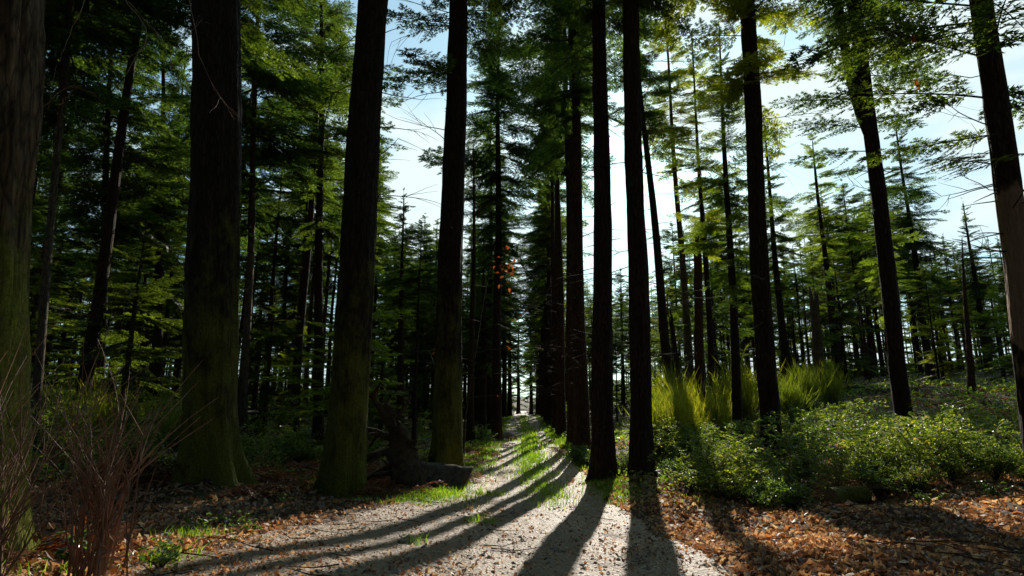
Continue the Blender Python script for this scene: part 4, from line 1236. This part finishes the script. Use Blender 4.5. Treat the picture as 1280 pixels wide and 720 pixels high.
def grass():
    P = sample(700000, lambda x, y: np.where(np.abs(x - path_mid(y)) < 3.2, grass_density(x, y), 0), 6, 75, seed=6)
    r = np.random.default_rng(3); tuft = []
    for (px, py, d, n, sp) in ((245, 668, 4.7, 170, .12), (205, 690, 3.7, 140, .1), (452, 600, 8.6, 90, .15), (610, 618, 10.3, 160, .16), (602, 655, 7.2, 110, .12), (520, 690, 5.5, 40, .08), (650, 590, 15, 0, 1), (870, 628, 8.8, 120, .3), (60, 715, 3.3, 60, .12)):
        c = at(px, py, d); q = np.stack([c.x + r.normal(0, sp, n), c.y + r.normal(0, sp, n)], -1)
        tuft.append(np.stack([q[:, 0], q[:, 1], ground(q[:, 0], q[:, 1])], -1))
    P = np.concatenate([P] + tuft); n = len(P)
    h = r.uniform(.05, .15, n) * np.clip(P[:, 1] / 16, .8, 1.6); a = r.uniform(0, 6.28, n); w = .0045 * np.clip(P[:, 1] / 7, .8, 4)
    lean = r.uniform(.1, .7, n)[:, None] * h[:, None] * np.stack([np.cos(a * 3.7), np.sin(a * 3.7)], -1)
    sd = np.stack([np.cos(a), np.sin(a), 0 * a], -1) * w[:, None]
    P = P - [0, 0, .01]
    tip = P + np.concatenate([lean, h[:, None]], 1); midp = P + np.concatenate([lean * .3, h[:, None] * .6], 1)
    v = np.stack([P - sd, P + sd, midp + sd * .7, midp - sd * .7, tip], 1)
    mb = MB(); i = np.arange(n)[:, None] * 5
    mb.add(v.reshape(-1, 3), np.concatenate([i + [[0, 1, 2]], i + [[0, 2, 3]], i + [[3, 2, 4]]]).reshape(-1, 3))
    tag(link('verge_grass', mb.mesh('verge_grass', GRASS, False)), 'short green grass on the verges and middle strip of the track', 'grass', kind='stuff')


grass()


def pebbles():
    def dens(x, y):
        s = np.abs(path_s(x, y))
        return np.where(s < 1.25, .5, 0) * (.5 + vnoise(x * 2, y * 2))
    P = sample(26000, dens, 2.5, 15, seed=12); r = np.random.default_rng(5); n = len(P)
    oct_v = np.array([[1, 0, 0], [0, 1, 0], [-1, 0, 0], [0, -1, 0], [0, 0, .6], [.6, .6, .3], [-.6, .6, .3], [-.6, -.6, .3], [.6, -.6, .3]])
    oct_f = np.array([[0, 5, 4], [5, 1, 4], [1, 6, 4], [6, 2, 4], [2, 7, 4], [7, 3, 4], [3, 8, 4], [8, 0, 4], [0, 1, 5], [1, 2, 6], [2, 3, 7], [3, 0, 8]])
    sz = r.lognormal(-4.45, .6, n).clip(.004, .032)
    v = oct_v[None] * (1 + r.normal(0, .18, (n, 9, 3))) * sz[:, None, None]
    a = r.uniform(0, 6.28, n); x = v[..., 0] * np.cos(a)[:, None] - v[..., 1] * np.sin(a)[:, None]; y = v[..., 0] * np.sin(a)[:, None] + v[..., 1] * np.cos(a)[:, None]
    v = np.stack([x, y, v[..., 2]], -1) + P[:, None] + [0, 0, .008]
    mb = MB(); mb.add(v.reshape(-1, 3), (np.arange(n)[:, None, None] * 9 + oct_f[None]).reshape(-1, 3))
    tag(link('gravel', mb.mesh('gravel', STONE, False)), 'loose small stones on the track', 'gravel', kind='stuff')


pebbles()


def litter_twigs():
    rs = random.Random(14); mb = MB()
    for k in range(500):
        y = 2.5 * (16 / 2.5) ** rs.random(); x = rs.uniform(-1, 1) * (y * .9 + .5)
        if abs(x - float(path_mid(y))) < 1.3 and rs.random() < .92: continue
        l = rs.uniform(.1, .55); a = rs.uniform(0, 6.28); xs = x + np.array([-.5, 0, .5]) * l * math.cos(a); ys = y + np.array([-.5, 0, .5]) * l * math.sin(a)
        z = ground(xs, ys) + .02 + np.array([rs.uniform(0, .04), rs.uniform(0, .03), rs.uniform(0, .05)])
        mb.tube(np.stack([xs + [0, rs.gauss(0, .02), 0], ys, z], -1), [.005, .004, .002], 4)
    tag(link('fallen_twigs', mb.mesh('fallen_twigs', DEADWOOD)), 'broken twigs scattered on the forest floor', 'twigs', kind='stuff')


litter_twigs()


def ivy_cover():
    """low creeping green leaves, dim, under the left trees and along the right verge"""
    def dens(x, y):
        s = x - path_mid(y)
        n = vnoise(x * .5 + 30, y * .5) + .25 * vnoise(x * 2, y * 2)
        l = np.where((s < -2.6) & (y > 9), np.clip(.35 + 1.8 * n, 0, 1), 0)
        rr = np.where((s > 1.6) & (y > 9.5), np.clip(.5 + 1.5 * n, 0, 1), 0)
        return np.maximum(l, rr) * .6
    P = sample(90000, dens, 8, 45, seed=21); r = np.random.default_rng(9)
    P[:, 2] += r.uniform(0, .22, len(P)) * np.clip(P[:, 1] / 14, .6, 1.5)
    scatter_quads('ground_ivy', P, r.uniform(.05, .10, len(P)) * np.clip(P[:, 1] / 12, .9, 2.0), SHRUB, 'low creeping green leaves covering the wood floor', 'ground cover', .6, 8, .7)


ivy_cover()

# ------------------------------------------------------------------ sky, sun, camera
W = bpy.data.worlds.new('World'); S.world = W; W.use_nodes = True
nt = W.node_tree; nt.nodes.clear()
sky = nt.nodes.new('ShaderNodeTexSky'); sky.sky_type = 'NISHITA'; sky.sun_disc = False
sky.sun_elevation = SUN_EL; sky.sun_rotation = SUN_AZ
sky.air_density = 1.0; sky.dust_density = 1.2; sky.ozone_density = 3.0
bg = nt.nodes.new('ShaderNodeBackground'); bg.inputs[1].default_value = 0.10
o = nt.nodes.new('ShaderNodeOutputWorld')
gm = nt.nodes.new('ShaderNodeGamma'); gm.inputs[1].default_value = .58
nt.links.new(sky.outputs[0], gm.inputs[0])
# the sky is brightest towards the sun and falls off to a deep dark blue overhead and behind (the wood closes it there)
tc = nt.nodes.new('ShaderNodeTexCoord'); dp = nt.nodes.new('ShaderNodeVectorMath'); dp.operation = 'DOT_PRODUCT'
nt.links.new(tc.outputs['Generated'], dp.inputs[0])
dp.inputs[1].default_value = (math.sin(SUN_AZ) * math.cos(SUN_EL), math.cos(SUN_AZ) * math.cos(SUN_EL), math.sin(SUN_EL))
fall = ramp(nt, [(0.0, (.07, .085, .09)), (.25, (.09, .11, .12)), (.52, (.34, .46, .50)), (.72, (.82, .94, .97)), (.88, (1.12, 1.12, 1.1))], dp.outputs['Value'])
cn = nt.nodes.new('ShaderNodeTexNoise'); cn.inputs['Scale'].default_value = 3.4; cn.inputs['Detail'].default_value = 6; cn.inputs['Roughness'].default_value = .55
cm = nt.nodes.new('ShaderNodeMapping'); cm.inputs['Scale'].default_value = (1, 1, 2.2)
nt.links.new(tc.outputs['Generated'], cm.inputs[0]); nt.links.new(cm.outputs[0], cn.inputs['Vector'])
skc = mixc(nt, 1.0, gm.outputs[0], (1.75, 2.6, 2.85), 'MULTIPLY')
skc = mixc(nt, ramp(nt, [(.42, (.08, .08, .08)), (.60, (1, 1, 1))], cn.outputs[0]).outputs[0], skc, (7.9, 9.3, 9.5))
nt.links.new(mixc(nt, 1.0, skc, fall.outputs[0], 'MULTIPLY'), bg.inputs[0]); nt.links.new(bg.outputs[0], o.inputs[0])

sv = Vector((math.sin(SUN_AZ) * math.cos(SUN_EL), math.cos(SUN_AZ) * math.cos(SUN_EL), math.sin(SUN_EL)))
sl = bpy.data.lights.new('sun', 'SUN'); sl.energy = 5.0; sl.angle = math.radians(.5); sl.color = (1, .94, .83)
so = bpy.data.objects.new('sun', sl); COL.objects.link(so); so.rotation_euler = (-sv).to_track_quat('-Z', 'Y').to_euler(); so.location = sv * 100

cam = bpy.data.cameras.new('camera'); cam.sensor_width = 36; cam.lens = 36 * FPX / 1280; cam.clip_end = 6000; cam.clip_start = .05
co = bpy.data.objects.new('camera', cam); COL.objects.link(co); co.location = (0, 0, CZ); co.rotation_euler = (math.pi / 2 + PITCH, 0, 0)
S.camera = co

S.view_settings.view_transform = 'Standard'; S.view_settings.look = 'None'; S.view_settings.exposure = 0; S.view_settings.gamma = 1
cy = S.cycles
cy.max_bounces = 6; cy.diffuse_bounces = 3; cy.glossy_bounces = 2; cy.transmission_bounces = 4; cy.transparent_max_bounces = 4
cy.use_denoising = True
cy.sample_clamp_indirect = 4.0
